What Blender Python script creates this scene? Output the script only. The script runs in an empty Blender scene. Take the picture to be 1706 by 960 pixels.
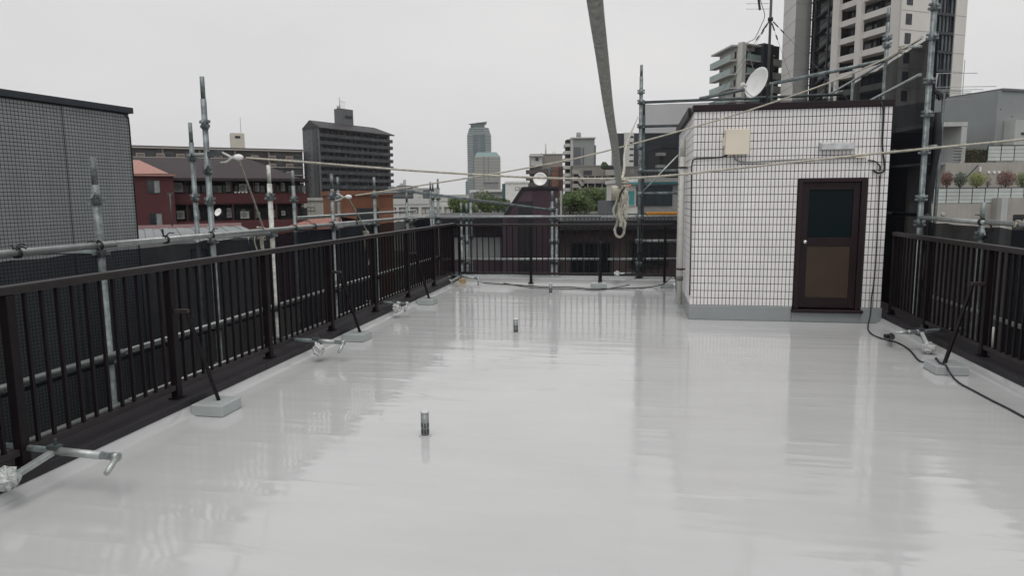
import bpy, math, random
from mathutils import Vector, Matrix
random.seed(7)
RD = math.radians
scene = bpy.context.scene
col = scene.collection

# ------------------------------------------------------------------ camera
F_PX, PITCH, YAW, ROLL, CAM_H = 1142.9, 0.1300, 0.1771, -0.0084, 1.70
fwd0 = Vector((-math.sin(YAW), math.cos(YAW), 0)); right0 = Vector((math.cos(YAW), math.sin(YAW), 0)); UPV = Vector((0, 0, 1))
w_ = fwd0 * math.cos(PITCH) - UPV * math.sin(PITCH)
u_ = fwd0 * math.sin(PITCH) + UPV * math.cos(PITCH)
r_ = right0 * math.cos(ROLL) + u_ * math.sin(ROLL)
u_ = -right0 * math.sin(ROLL) + u_ * math.cos(ROLL)
CAM = Vector((0, 0, CAM_H))
cd = bpy.data.cameras.new('camera'); cam = bpy.data.objects.new('camera', cd); col.objects.link(cam)
cam.matrix_world = Matrix(((r_.x, u_.x, -w_.x, 0), (r_.y, u_.y, -w_.y, 0), (r_.z, u_.z, -w_.z, CAM_H), (0, 0, 0, 1)))
cd.sensor_fit = 'HORIZONTAL'; cd.sensor_width = 36; cd.lens = F_PX / 1706 * 36; cd.clip_start = 0.05; cd.clip_end = 9000
scene.camera = cam

# ------------------------------------------------------------------ sky, sun, exposure
SUN_EL, SUN_AZ = 70, 165          # the sun stands behind the cloud, behind the viewer
world = bpy.data.worlds.new('World'); scene.world = world; world.use_nodes = True
nt = world.node_tree; nt.nodes.clear()
def N(tree, typ, **kw):
    n = tree.nodes.new(typ)
    for k, v in kw.items(): setattr(n, k, v)
    return n
wo = N(nt, 'ShaderNodeOutputWorld'); bg = N(nt, 'ShaderNodeBackground'); sky = N(nt, 'ShaderNodeTexSky')
sky.sky_type = 'NISHITA'; sky.sun_disc = False; sky.sun_elevation = RD(SUN_EL); sky.sun_rotation = RD(SUN_AZ); sky.dust_density = 4
hs = N(nt, 'ShaderNodeHueSaturation'); hs.inputs['Saturation'].default_value = 0.12
nt.links.new(sky.outputs[0], hs.inputs['Color'])
tc = N(nt, 'ShaderNodeTexCoord'); mp = N(nt, 'ShaderNodeMapping'); mp.inputs['Scale'].default_value = (1, 1, 2.6)
no = N(nt, 'ShaderNodeTexNoise'); no.inputs['Scale'].default_value = 1.6; no.inputs['Detail'].default_value = 5; no.inputs['Roughness'].default_value = 0.5
nt.links.new(tc.outputs['Generated'], mp.inputs[0]); nt.links.new(mp.outputs[0], no.inputs[0])
rp = N(nt, 'ShaderNodeValToRGB'); rp.color_ramp.elements[0].position = 0.3; rp.color_ramp.elements[1].position = 0.72
rp.color_ramp.elements[0].color = (6.25, 6.3, 6.5, 1); rp.color_ramp.elements[1].color = (7.7, 7.6, 7.55, 1)
nt.links.new(no.outputs[0], rp.inputs[0])
mx = N(nt, 'ShaderNodeMix', data_type='RGBA'); mx.inputs[0].default_value = 0.88     # thick cloud in front of the clear sky
nt.links.new(hs.outputs[0], mx.inputs[6]); nt.links.new(rp.outputs[0], mx.inputs[7])
nt.links.new(mx.outputs[2], bg.inputs['Color']); bg.inputs['Strength'].default_value = 0.10
nt.links.new(bg.outputs[0], wo.inputs[0])
sd = bpy.data.lights.new('sun', 'SUN'); sd.energy = 1.45; sd.angle = RD(45); sd.color = (1, 0.97, 0.93)
sun = bpy.data.objects.new('sun', sd); col.objects.link(sun)
sdir = Vector((math.sin(RD(SUN_AZ)) * math.cos(RD(SUN_EL)), math.cos(RD(SUN_AZ)) * math.cos(RD(SUN_EL)), math.sin(RD(SUN_EL))))
sun.rotation_euler = sdir.to_track_quat('Z', 'Y').to_euler(); sun.location = (-20, -20, 40)
vs = scene.view_settings; vs.view_transform = 'Standard'; vs.look = 'None'; vs.exposure = 0.12; vs.gamma = 1; vs.use_curve_mapping = False
scene.render.engine = 'CYCLES'; scene.cycles.max_bounces = 8; scene.cycles.transparent_max_bounces = 16

GROUND = -9.5

# ------------------------------------------------------------------ measuring helpers
def ray(px, py): return w_ + r_ * ((px - 853) / F_PX) - u_ * ((py - 480) / F_PX)
def aX(px, py, X): d = ray(px, py); return CAM + d * (X / d.x)
def aY(px, py, Y): d = ray(px, py); return CAM + d * (Y / d.y)
def aZ(px, py, z): d = ray(px, py); return CAM + d * ((z - CAM_H) / d.z)
def aD(px, py, D): d = ray(px, py); return CAM + d * (D / d.dot(fwd0))
class Frame:                      # a vertical wall plane: s along it, n out of it, z up
    def __init__(s, A, B):
        s.O = Vector((A[0], A[1], 0)); b = Vector((B[0], B[1], 0)); s.L = (b - s.O).length
        s.u = (b - s.O).normalized(); s.n = Vector((s.u.y, -s.u.x, 0))
    def pt(s, a, n, z): return s.O + s.u * a + s.n * n + UPV * z
    def hit(s, px, py, n=0):
        d = ray(px, py); o = s.O + s.n * n
        t = (o - CAM).dot(s.n) / d.dot(s.n); p = CAM + d * t
        return (p - s.O).dot(s.u), p.z
def FD(pa, da, pb, db):           # wall between two picture columns at two distances
    return Frame(aD(pa, 330, da), aD(pb, 330, db))

# ------------------------------------------------------------------ materials
MATS = {}
def pmat(name, c, rough=0.7, metal=0.0, var=0.12, scale=3.0, bump=0.0, bscale=40.0, spec=0.5, rnd=0.0, streak=0.0, coat=0.0):
    if name in MATS: return MATS[name]
    m = bpy.data.materials.new(name); m.use_nodes = True; t = m.node_tree; b = t.nodes['Principled BSDF']
    b.inputs['Roughness'].default_value = rough; b.inputs['Metallic'].default_value = metal
    b.inputs['Specular IOR Level'].default_value = spec; b.inputs['Coat Weight'].default_value = coat
    g = N(t, 'ShaderNodeNewGeometry'); cur = None
    n1 = N(t, 'ShaderNodeTexNoise'); n1.inputs['Scale'].default_value = scale; n1.inputs['Detail'].default_value = 5; n1.inputs['Roughness'].default_value = 0.6
    t.links.new(g.outputs['Position'], n1.inputs['Vector'])
    r = N(t, 'ShaderNodeMapRange'); r.inputs[1].default_value = 0.3; r.inputs[2].default_value = 0.7
    r.inputs[3].default_value = 1 - var; r.inputs[4].default_value = 1 + var
    t.links.new(n1.outputs[0], r.inputs[0]); cur = r.outputs[0]
    if streak:
        mp = N(t, 'ShaderNodeMapping'); mp.inputs['Scale'].default_value = (6, 6, 0.35); t.links.new(g.outputs['Position'], mp.inputs[0])
        n2 = N(t, 'ShaderNodeTexNoise'); n2.inputs['Scale'].default_value = 1.0; n2.inputs['Detail'].default_value = 4; t.links.new(mp.outputs[0], n2.inputs['Vector'])
        r2 = N(t, 'ShaderNodeMapRange'); r2.inputs[1].default_value = 0.35; r2.inputs[2].default_value = 0.7; r2.inputs[3].default_value = 1; r2.inputs[4].default_value = 1 - streak
        t.links.new(n2.outputs[0], r2.inputs[0]); mu = N(t, 'ShaderNodeMath', operation='MULTIPLY'); t.links.new(cur, mu.inputs[0]); t.links.new(r2.outputs[0], mu.inputs[1]); cur = mu.outputs[0]
    if rnd:
        oi = N(t, 'ShaderNodeObjectInfo'); r3 = N(t, 'ShaderNodeMapRange'); r3.inputs[3].default_value = 1 - rnd; r3.inputs[4].default_value = 1 + rnd
        t.links.new(oi.outputs['Random'], r3.inputs[0]); mu = N(t, 'ShaderNodeMath', operation='MULTIPLY'); t.links.new(cur, mu.inputs[0]); t.links.new(r3.outputs[0], mu.inputs[1]); cur = mu.outputs[0]
    vm = N(t, 'ShaderNodeVectorMath', operation='SCALE'); vm.inputs[0].default_value = c; t.links.new(cur, vm.inputs['Scale'])
    t.links.new(vm.outputs[0], b.inputs['Base Color'])
    if bump:
        n3 = N(t, 'ShaderNodeTexNoise'); n3.inputs['Scale'].default_value = bscale; n3.inputs['Detail'].default_value = 4; t.links.new(g.outputs['Position'], n3.inputs['Vector'])
        bp = N(t, 'ShaderNodeBump'); bp.inputs['Strength'].default_value = bump; bp.inputs['Distance'].default_value = 0.02
        t.links.new(n3.outputs[0], bp.inputs['Height']); t.links.new(bp.outputs[0], b.inputs['Normal'])
    MATS[name] = m; return m

def floor_mat():
    m = bpy.data.materials.new('grey_urethane_roof_coating'); m.use_nodes = True; t = m.node_tree; b = t.nodes['Principled BSDF']
    g = N(t, 'ShaderNodeNewGeometry')
    def noise(scale, detail, vec=None, rough=0.5):
        n = N(t, 'ShaderNodeTexNoise'); n.inputs['Scale'].default_value = scale; n.inputs['Detail'].default_value = detail; n.inputs['Roughness'].default_value = rough
        t.links.new(vec or g.outputs['Position'], n.inputs['Vector']); return n.outputs[0]
    def rng(x, a, b2, c, d):
        r = N(t, 'ShaderNodeMapRange'); t.links.new(x, r.inputs[0])
        for i, v in enumerate((a, b2, c, d)): r.inputs[i + 1].default_value = v
        return r.outputs[0]
    mp = N(t, 'ShaderNodeMapping'); mp.inputs['Scale'].default_value = (0.45, 2.4, 1); mp.inputs['Rotation'].default_value = (0, 0, 0.12); t.links.new(g.outputs['Position'], mp.inputs[0])
    a = rng(noise(0.7, 4), 0.3, 0.7, 0.95, 1.04); c = rng(noise(2.2, 6, mp.outputs[0], 0.65), 0.3, 0.75, 1.02, 0.965)
    mu = N(t, 'ShaderNodeMath', operation='MULTIPLY'); t.links.new(a, mu.inputs[0]); t.links.new(c, mu.inputs[1])
    sp = rng(noise(34, 2), 0.785, 0.80, 1.0, 0.55)                      # a few grit specks under the coat
    mu2 = N(t, 'ShaderNodeMath', operation='MULTIPLY'); t.links.new(mu.outputs[0], mu2.inputs[0]); t.links.new(sp, mu2.inputs[1])
    vm = N(t, 'ShaderNodeVectorMath', operation='SCALE'); vm.inputs[0].default_value = (0.455, 0.46, 0.462); t.links.new(mu2.outputs[0], vm.inputs['Scale'])
    sc = N(t, 'ShaderNodeVectorMath', operation='DISTANCE'); sm = N(t, 'ShaderNodeMapping'); sm.inputs['Scale'].default_value = (2.2, 3.6, 1); t.links.new(g.outputs['Position'], sm.inputs[0])
    q = aZ(1166, 698, 0); sc.inputs[1].default_value = (q.x * 2.2, q.y * 3.6, 0); t.links.new(sm.outputs[0], sc.inputs[0])
    fa = N(t, 'ShaderNodeMath', operation='MULTIPLY'); t.links.new(rng(sc.outputs['Value'], 0.05, 0.42, 1, 0), fa.inputs[0]); t.links.new(rng(noise(9, 5, None, 0.7), 0.48, 0.62, 0, 0.5), fa.inputs[1])
    mc = N(t, 'ShaderNodeMix', data_type='RGBA'); t.links.new(fa.outputs[0], mc.inputs[0]); t.links.new(vm.outputs[0], mc.inputs[6]); mc.inputs[7].default_value = (0.42, 0.38, 0.29, 1)
    t.links.new(mc.outputs[2], b.inputs['Base Color'])
    t.links.new(rng(noise(1.1, 5, mp.outputs[0], 0.6), 0.35, 0.7, 0.05, 0.16), b.inputs['Roughness'])
    b.inputs['Specular IOR Level'].default_value = 0.75; b.inputs['IOR'].default_value = 1.5
    h1 = noise(1.3, 2, mp.outputs[0]); h2 = noise(5.0, 2)
    ad = N(t, 'ShaderNodeMath', operation='MULTIPLY_ADD'); t.links.new(h2, ad.inputs[0]); ad.inputs[1].default_value = 0.10; t.links.new(h1, ad.inputs[2])
    lump = rng(noise(2.6, 2, mp.outputs[0]), 0.60, 0.74, 0.0, 0.16)
    ad2 = N(t, 'ShaderNodeMath', operation='ADD'); t.links.new(ad.outputs[0], ad2.inputs[0]); t.links.new(lump, ad2.inputs[1])
    bp = N(t, 'ShaderNodeBump'); bp.inputs['Strength'].default_value = 0.35; bp.inputs['Distance'].default_value = 0.02
    t.links.new(ad2.outputs[0], bp.inputs['Height']); t.links.new(bp.outputs[0], b.inputs['Normal'])
    return m
def net_mat(name, c, through):
    m = bpy.data.materials.new(name); m.use_nodes = True; t = m.node_tree; t.nodes.remove(t.nodes['Principled BSDF'])
    o = t.nodes['Material Output']; tr = N(t, 'ShaderNodeBsdfTransparent'); df = N(t, 'ShaderNodeBsdfDiffuse'); mi = N(t, 'ShaderNodeMixShader')
    df.inputs['Color'].default_value = (*c, 1)
    g = N(t, 'ShaderNodeNewGeometry'); mp = N(t, 'ShaderNodeMapping'); mp.inputs['Scale'].default_value = (1.2, 1.2, 0.5); t.links.new(g.outputs['Position'], mp.inputs[0])
    n = N(t, 'ShaderNodeTexNoise'); n.inputs['Scale'].default_value = 1.0; n.inputs['Detail'].default_value = 4; t.links.new(mp.outputs[0], n.inputs['Vector'])
    r = N(t, 'ShaderNodeMapRange'); r.inputs[1].default_value = 0.3; r.inputs[2].default_value = 0.7; r.inputs[3].default_value = 1 - through - 0.05; r.inputs[4].default_value = 1 - through + 0.05
    t.links.new(n.outputs[0], r.inputs[0]); t.links.new(r.outputs[0], mi.inputs[0]); t.links.new(tr.outputs[0], mi.inputs[1]); t.links.new(df.outputs[0], mi.inputs[2])
    t.links.new(mi.outputs[0], o.inputs['Surface']); return m
def leaf_mat(name, c1, c2):
    m = bpy.data.materials.new(name); m.use_nodes = True; t = m.node_tree; b = t.nodes['Principled BSDF']
    g = N(t, 'ShaderNodeNewGeometry'); r = N(t, 'ShaderNodeValToRGB'); r.color_ramp.elements[0].color = (*c1, 1); r.color_ramp.elements[1].color = (*c2, 1)
    t.links.new(g.outputs['Random Per Island'], r.inputs[0]); t.links.new(r.outputs[0], b.inputs['Base Color']); b.inputs['Roughness'].default_value = 0.55
    return m

STEEL = pmat('galvanised_scaffold_tube', (0.165, 0.19, 0.195), 0.5, 0.4, 0.6, 13, 0.25, 90)
STEELP = pmat('paint_spattered_scaffold_tube', (0.46, 0.47, 0.44), 0.6, 0.1, 0.4, 18, 0.25, 90)
STEELB = pmat('bright_zinc_tube', (0.38, 0.41, 0.40), 0.42, 0.55, 0.22, 12, 0.15, 90)
STEELD = pmat('dark_steel_tube', (0.075, 0.09, 0.095), 0.55, 0.3, 0.4, 10)
BROWN = pmat('dark_brown_railing_paint', (0.0085, 0.006, 0.0075), 0.5, 0.0, 0.25, 5, 0.08, 60, spec=0.22)
BROWNT = pmat('faded_brown_rail_paint', (0.021, 0.0165, 0.017), 0.4, 0.0, 0.3, 4, 0.1, 50, spec=0.35)
KERBM = pmat('dark_brown_kerb_sheet', (0.018, 0.015, 0.019), 0.55, 0.0, 0.25, 3, 0.15, 30, streak=0.1)
COAT = floor_mat()
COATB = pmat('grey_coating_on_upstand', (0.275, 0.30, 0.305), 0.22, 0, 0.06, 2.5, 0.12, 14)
BROWNS = pmat('sun_faded_brown_paint', (0.036, 0.026, 0.026), 0.5, 0, 0.3, 6)
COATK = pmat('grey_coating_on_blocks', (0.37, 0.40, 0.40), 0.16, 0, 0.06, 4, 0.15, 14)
GROUT = pmat('dark_tile_grout', (0.03, 0.025, 0.027), 0.9, 0, 0.2, 8)
TILE = pmat('white_glazed_tile', (0.80, 0.785, 0.78), 0.28, 0, 0.045, 3, 0.03, 20, rnd=0.035, streak=0.05)
CAPM = pmat('maroon_brown_cap_sheet', (0.018, 0.009, 0.012), 0.5, 0, 0.2, 3, spec=0.3)
BLACK = pmat('black_rubber_cable', (0.012, 0.013, 0.015), 0.55, 0, 0.2, 6)
GLASSD = pmat('dark_reflective_glass', (0.012, 0.016, 0.018), 0.06, 0, 0.2, 2, spec=0.6)
GLASSF = pmat('far_window_glass', (0.03, 0.036, 0.042), 0.12, 0, 0.5, 0.8)
CURT = pmat('curtain_behind_glass', (0.22, 0.23, 0.23), 0.3, 0, 0.3, 2)
WHITE = pmat('white_painted_metal', (0.72, 0.72, 0.70), 0.45, 0, 0.08, 4)
ROPE = pmat('weathered_white_rope', (0.40, 0.38, 0.32), 0.85, 0, 0.28, 22, 0.3, 160)
ROPEF = pmat('soft_grey_braided_rope', (0.43, 0.43, 0.405), 0.95, 0, 0.3, 60, 0.9, 350)
NET = net_mat('dark_scaffold_mesh_sheet', (0.015, 0.018, 0.023), 0.13)
NETB = net_mat('charcoal_scaffold_mesh_sheet', (0.028, 0.032, 0.036), 0.38)
NETR = net_mat('heavy_scaffold_mesh_sheet', (0.022, 0.024, 0.029), 0.10)
NETC = net_mat('far_scaffold_mesh_sheet', (0.020, 0.022, 0.026), 0.60)

# ------------------------------------------------------------------ mesh helpers
class MB:
    def __init__(s): s.v = []; s.f = []; s.sm = []
    def face(s, pts, sm=False):
        i = len(s.v); s.v += [Vector(p) for p in pts]; s.f.append(tuple(range(i, i + len(pts)))); s.sm.append(sm); return s
    def _hex(s, c):
        i = len(s.v); s.v += c
        for q in ((0, 3, 2, 1), (4, 5, 6, 7), (0, 1, 5, 4), (1, 2, 6, 5), (2, 3, 7, 6), (3, 0, 4, 7)): s.f.append(tuple(i + k for k in q)); s.sm.append(False)
        return s
    def box(s, x0, x1, y0, y1, z0, z1):
        return s._hex([Vector(p) for p in ((x0, y0, z0), (x1, y0, z0), (x1, y1, z0), (x0, y1, z0), (x0, y0, z1), (x1, y0, z1), (x1, y1, z1), (x0, y1, z1))])
    def fb(s, fr, s0, s1, n0, n1, z0, z1):      # box in a wall frame; n towards the viewer
        P = fr.pt
        return s._hex([P(s0, n1, z0), P(s1, n1, z0), P(s1, n0, z0), P(s0, n0, z0), P(s0, n1, z1), P(s1, n1, z1), P(s1, n0, z1), P(s0, n0, z1)])
    def bar(s, a, b, w, h, up=UPV):             # rectangular bar between two points
        a = Vector(a); b = Vector(b); d = (b - a).normalized(); x = d.cross(up)
        if x.length < 1e-4: x = d.cross(Vector((1, 0, 0)))
        x = x.normalized() * w / 2; y = x.normalized().cross(d) * h / 2
        return s._hex([a - x - y, a + x - y, a + x + y, a - x + y, b - x - y, b + x - y, b + x + y, b - x + y])
    def prism(s, poly, z0, z1, ztop=None):
        n = len(poly); i = len(s.v)
        s.v += [Vector((p[0], p[1], z0)) for p in poly] + [Vector((p[0], p[1], z1 if ztop is None else ztop[k])) for k, p in enumerate(poly)]
        s.f.append(tuple(i + k for k in range(n))[::-1]); s.f.append(tuple(i + n + k for k in range(n))); s.sm += [False, False]
        for k in range(n): s.f.append((i + k, i + (k + 1) % n, i + n + (k + 1) % n, i + n + k)); s.sm.append(False)
        return s
    def tube(s, pts, r, seg=10, cap=True, lobes=0, twist=0.0, amp=0.22):
        pts = [Vector(p) for p in pts]; n = len(pts); rings = []; ln = 0; ref = None
        for k, p in enumerate(pts):
            t = (pts[min(k + 1, n - 1)] - pts[max(k - 1, 0)]).normalized()
            if ref is None: ref = t.cross(Vector((0.31, 0.2, 0.93))); ref = ref if ref.length > 0.05 else t.cross(Vector((1, 0, 0)))
            ref = (ref - t * ref.dot(t)).normalized(); bn = t.cross(ref)
            if k: ln += (p - pts[k - 1]).length
            rr = r[k] if isinstance(r, (list, tuple)) else r; i = len(s.v); rings.append(i)
            for j in range(seg):
                a = 2 * math.pi * j / seg; q = rr * (1 + amp * math.cos(lobes * (a - twist * ln))) if lobes else rr
                s.v.append(p + (ref * math.cos(a) + bn * math.sin(a)) * q)
        for k in range(n - 1):
            for j in range(seg):
                a, b = rings[k], rings[k + 1]; j2 = (j + 1) % seg
                s.f.append((a + j, a + j2, b + j2, b + j)); s.sm.append(True)
        if cap:
            s.f.append(tuple(rings[0] + j for j in range(seg))[::-1]); s.f.append(tuple(rings[-1] + j for j in range(seg))); s.sm += [False, False]
        return s
    def pipe(s, a, b, r, wall=0.15):            # open-ended tube showing a dark bore
        a = Vector(a); b = Vector(b); d = (b - a).normalized()
        return s.tube([a + d * r * 1.2, a, b], [r * (1 - wall), r, r], 10)
    def lathe(s, c, prof, seg=16, axis=None):
        c = Vector(c); ax = Vector(axis or (0, 0, 1)).normalized(); x = ax.orthogonal().normalized(); y = ax.cross(x); i = len(s.v)
        for r, z in prof:
            for j in range(seg): a = 2 * math.pi * j / seg; s.v.append(c + ax * z + (x * math.cos(a) + y * math.sin(a)) * r)
        for k in range(len(prof) - 1):
            for j in range(seg): j2 = (j + 1) % seg; s.f.append((i + k * seg + j, i + k * seg + j2, i + (k + 1) * seg + j2, i + (k + 1) * seg + j)); s.sm.append(True)
        s.f.append(tuple(i + j for j in range(seg))[::-1]); m = i + (len(prof) - 1) * seg; s.f.append(tuple(m + j for j in range(seg))); s.sm += [False, False]
        return s

def link(name, mesh, parent=None, loc=(0, 0, 0)):
    o = bpy.data.objects.new(name, mesh); col.objects.link(o); o.location = loc
    if parent: o.parent = parent
    return o
def worldpos(o):
    p = Vector(o.location)
    while o.parent: o = o.parent; p += Vector(o.location)
    return p
def mesh_of(name, mb, mat, off):
    me = bpy.data.meshes.new(name); me.from_pydata([v - off for v in mb.v], [], mb.f)
    me.polygons.foreach_set('use_smooth', mb.sm); me.materials.append(mat); me.update(); return me
def obj(name, mb, mat, parent=None, bevel=0.0):
    if parent is not None: off = worldpos(parent)
    else:
        n = len(mb.v); off = Vector((sum(v.x for v in mb.v) / n, sum(v.y for v in mb.v) / n, min(v.z for v in mb.v)))
    o = link(name, mesh_of(name, mb, mat, off), parent, (0, 0, 0) if parent is not None else off)
    if bevel:
        b = o.modifiers.new('bevel', 'BEVEL'); b.width = bevel; b.segments = 2; b.limit_method = 'ANGLE'
    return o
def tag(o, label=None, cat=None, group=None, kind=None):
    if label: o['label'] = label
    if cat: o['category'] = cat
    if group: o['group'] = group
    if kind: o['kind'] = kind
    return o
def thing(name, label, cat, loc, group=None):
    e = bpy.data.objects.new(name, None); col.objects.link(e); e.location = Vector(loc); e.empty_display_size = 0.2
    return tag(e, label, cat, group)
def struct(name, mb, mat, bevel=0.0): return tag(obj(name, mb, mat, bevel=bevel), kind='structure')
def copy_part(o, parent, loc):
    c = o.copy(); col.objects.link(c); c.parent = parent; c.location = loc; return c
def curve_pts(P, step):
    P = [Vector(p) for p in P]; out = []
    for i in range(len(P) - 1):
        p0, p1, p2, p3 = P[max(i - 1, 0)], P[i], P[i + 1], P[min(i + 2, len(P) - 1)]
        n = max(2, int((p2 - p1).length / step))
        for k in range(n):
            t = k / n; out.append(0.5 * ((2 * p1) + (p2 - p0) * t + (2 * p0 - 5 * p1 + 4 * p2 - p3) * t * t + (3 * p1 - p0 - 3 * p2 + p3) * t ** 3))
    out.append(P[-1]); return out
ORD = ['first', 'second', 'third', 'fourth', 'fifth', 'sixth', 'seventh', 'eighth', 'ninth', 'tenth', 'eleventh', 'twelfth']

# ================================================================== THE SETTING
g = MB().box(-1500, 1500, -200, 2400, GROUND - 0.4, GROUND); struct('ground', g, pmat('city_ground', (0.09, 0.09, 0.088), 0.9, 0, 0.3, 0.05))
XL, XR, YB, YN = -3.48, 3.263, 13.50, -5.0            # faces of the roof upstands; near end behind the viewer
struct('building_below', MB().box(-3.84, 3.62, YN, 13.98, GROUND, -0.15), pmat('own_building_wall', (0.25, 0.24, 0.23), 0.8, 0, 0.15, 1))
# coated roof: flat sheet with a coved edge running up to the kerbs
def roof_sheet():
    m = MB(); xs = [XL, XL + 0.025, XL + 0.07]; nx = 40
    xs = xs + [XL + 0.07 + (XR - XL - 0.14) * k / nx for k in range(1, nx)] + [XR - 0.07, XR - 0.025, XR]
    zx = [0.075, 0.022, 0.0] + [0.0] * (nx - 1) + [0.0, 0.022, 0.075]
    ys = [YN + (YB - 0.09 - YN) * k / 100 for k in range(101)] + [YB - 0.03, YB, YB + 0.05]
    zy = [0.0] * 101 + [0.018, 0.09, 0.12]
    for j, y in enumerate(ys):
        for i, x in enumerate(xs): m.v.append(Vector((x, y, max(zx[i], zy[j]))))
    W = len(xs)
    for j in range(len(ys) - 1):
        for i in range(W - 1): m.f.append((j * W + i, j * W + i + 1, (j + 1) * W + i + 1, (j + 1) * W + i)); m.sm.append(True)
    return m
struct('roof_floor', roof_sheet(), COAT)
struct('roof_slab', MB().box(-3.80, 3.58, YN, 13.94, -0.148, -0.008), pmat('concrete_slab', (0.3, 0.3, 0.29), 0.85))
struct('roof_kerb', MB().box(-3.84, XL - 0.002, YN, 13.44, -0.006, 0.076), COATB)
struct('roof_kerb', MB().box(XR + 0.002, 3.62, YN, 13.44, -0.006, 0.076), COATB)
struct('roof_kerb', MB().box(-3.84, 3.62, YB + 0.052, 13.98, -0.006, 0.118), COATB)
def cap_run(x0, x1, joints):
    for a, b in zip(joints[:-1], joints[1:]):
        o = struct('kerb_cap', MB().box(x0, x1, a + 0.002, b - 0.002, 0.078, 0.137 + random.uniform(-.001, .001)), KERBM, bevel=0.006)
cap_run(-3.87, XL + 0.004, [YN, -1.2, 1.8, 5.95, 9.4, 13.44])
cap_run(XR - 0.004, 3.65, [YN, 0.6, 4.2, 7.9, 13.44])

# ================================================================== RAILINGS
def railing(label, A, B, post_s, zb, zt, zbot, per_bay, post_base=None, stays=(), side=1, sp=0.03, ext=(0.0, 0.0)):
    fr = Frame(A, B); L = fr.L; t = thing('roof_railing', label, 'railing', fr.pt(0, 0, zb), 'brown railings round the roof')
    m = MB().fb(fr, -ext[0], L + ext[1], -0.036, 0.036, zt - 0.052, zt); obj('top_rail', m, BROWNT, t, bevel=0.008)
    m = MB()
    for a, b in zip(post_s[:-1], post_s[1:]): 
        m = MB().fb(fr, a + 0.031, b - 0.031, -0.02, 0.02, zbot - 0.042, zbot); obj('bottom_rail', m, BROWNT, t, bevel=0.004)
    for s in post_s:
        p = obj('post', MB().fb(fr, s - sp, s + sp, -0.03, 0.03, zb, zt - 0.054), BROWN, t, bevel=0.004)
        obj('base_flange', MB().fb(fr, s - 0.05, s + 0.05, -0.045, 0.045, zb, zb + 0.01), BROWN, p)
    base = None; off = worldpos(t)
    for a, b in zip(post_s[:-1], post_s[1:]):
        n = max(2, round((b - a) / per_bay))
        for k in range(1, n):
            s = a + (b - a) * k / n
            if base is None:
                mb = MB().fb(fr, -0.0095, 0.0095, -0.011, 0.011, zbot, zt - 0.05); o0 = fr.pt(0, 0, 0)
                base = obj('baluster', mb, BROWN, t); base.data.transform(Matrix.Translation(off - fr.pt(0, 0, 0))); base.location = fr.pt(s, 0, 0) - off
            else: copy_part(base, t, fr.pt(s + random.uniform(-.003, .003), 0, 0) - off)
    for s, foot in stays:                                 # a raking stay from the post down to a coated block
        top = fr.pt(s, side * 0.14, 0.83)
        m = MB().bar(fr.pt(s, side * 0.03, 0.845), top + fr.n * side * 0.012 + UPV * 0.015, 0.032, 0.032)
        br = obj('stay_bracket', m, BROWNS, t, bevel=0.003)
        obj('stay', MB().bar(top, foot, 0.028, 0.028), BROWN, t, bevel=0.003)
    return t
LP = [0.54 - 2.86, 0.54 - 1.43, 0.54, 1.95, 3.36, 4.773, 6.19, 7.63, 9.05, 10.488, 11.94, 13.30]
y0 = -3.75
def footing(x0, x1, y0, y1, z1, label):
    o = obj('footing_block', MB().box(x0, x1, y0, y1, 0.001, z1), COATK, bevel=0.009); return tag(o, label, 'block', 'coated stay blocks')
railing('long dark brown railing on the left kerb with raking stays', (-3.58, y0), (-3.58, 13.42), [y - y0 for y in LP], 0.137, 1.222, 0.25, 0.117,
        stays=[(4.773 - y0, (-3.30, 4.90, 0.085)), (7.63 - y0, (-3.28, 7.78, 0.085)), (10.488 - y0, (-3.28, 10.66, 0.085))], side=1)
for ya, lb in ((4.75, 'largest grey coated block under the nearest stay of the left railing'), (7.63, 'grey coated block under the middle stay of the left railing'), (10.52, 'small grey coated block under the farthest stay of the left railing')):
    footing(-3.45, -3.18, ya, ya + 0.28, 0.095, lb)
RPY = [-3.75, -2.3, -0.9, 0.25, 1.65, 3.05, 4.45, 5.85, 7.25, 8.62, 9.70]
railing('dark brown railing on the right kerb running up to the tiled hut', (3.36, 9.74), (3.36, y0), [9.74 - y for y in RPY[::-1]], 0.137, 1.225, 0.25, 0.112,
        stays=[(9.74 - 7.25, (2.96, 7.09, 0.085))], side=1)
footing(2.835, 3.12, 6.95, 7.25, 0.09, 'grey coated block with black cable over it by the right railing')
railing('short dark brown railing across the far end of the roof', (-3.54, 13.45), (0.74, 13.45), [0.06, 1.52, 2.90, 4.12], 0.022, 1.20, 0.235, 0.118,
        stays=[(2.90, (-0.66, 13.16, 0.075))], side=1, sp=0.024)
footing(-0.81, -0.51, 12.98, 13.24, 0.085, 'grey coated block under the stay of the far railing')
footing(0.50, 0.735, 13.12, 13.36, 0.08, 'grey coated block in the corner between far railing and hut')

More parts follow.
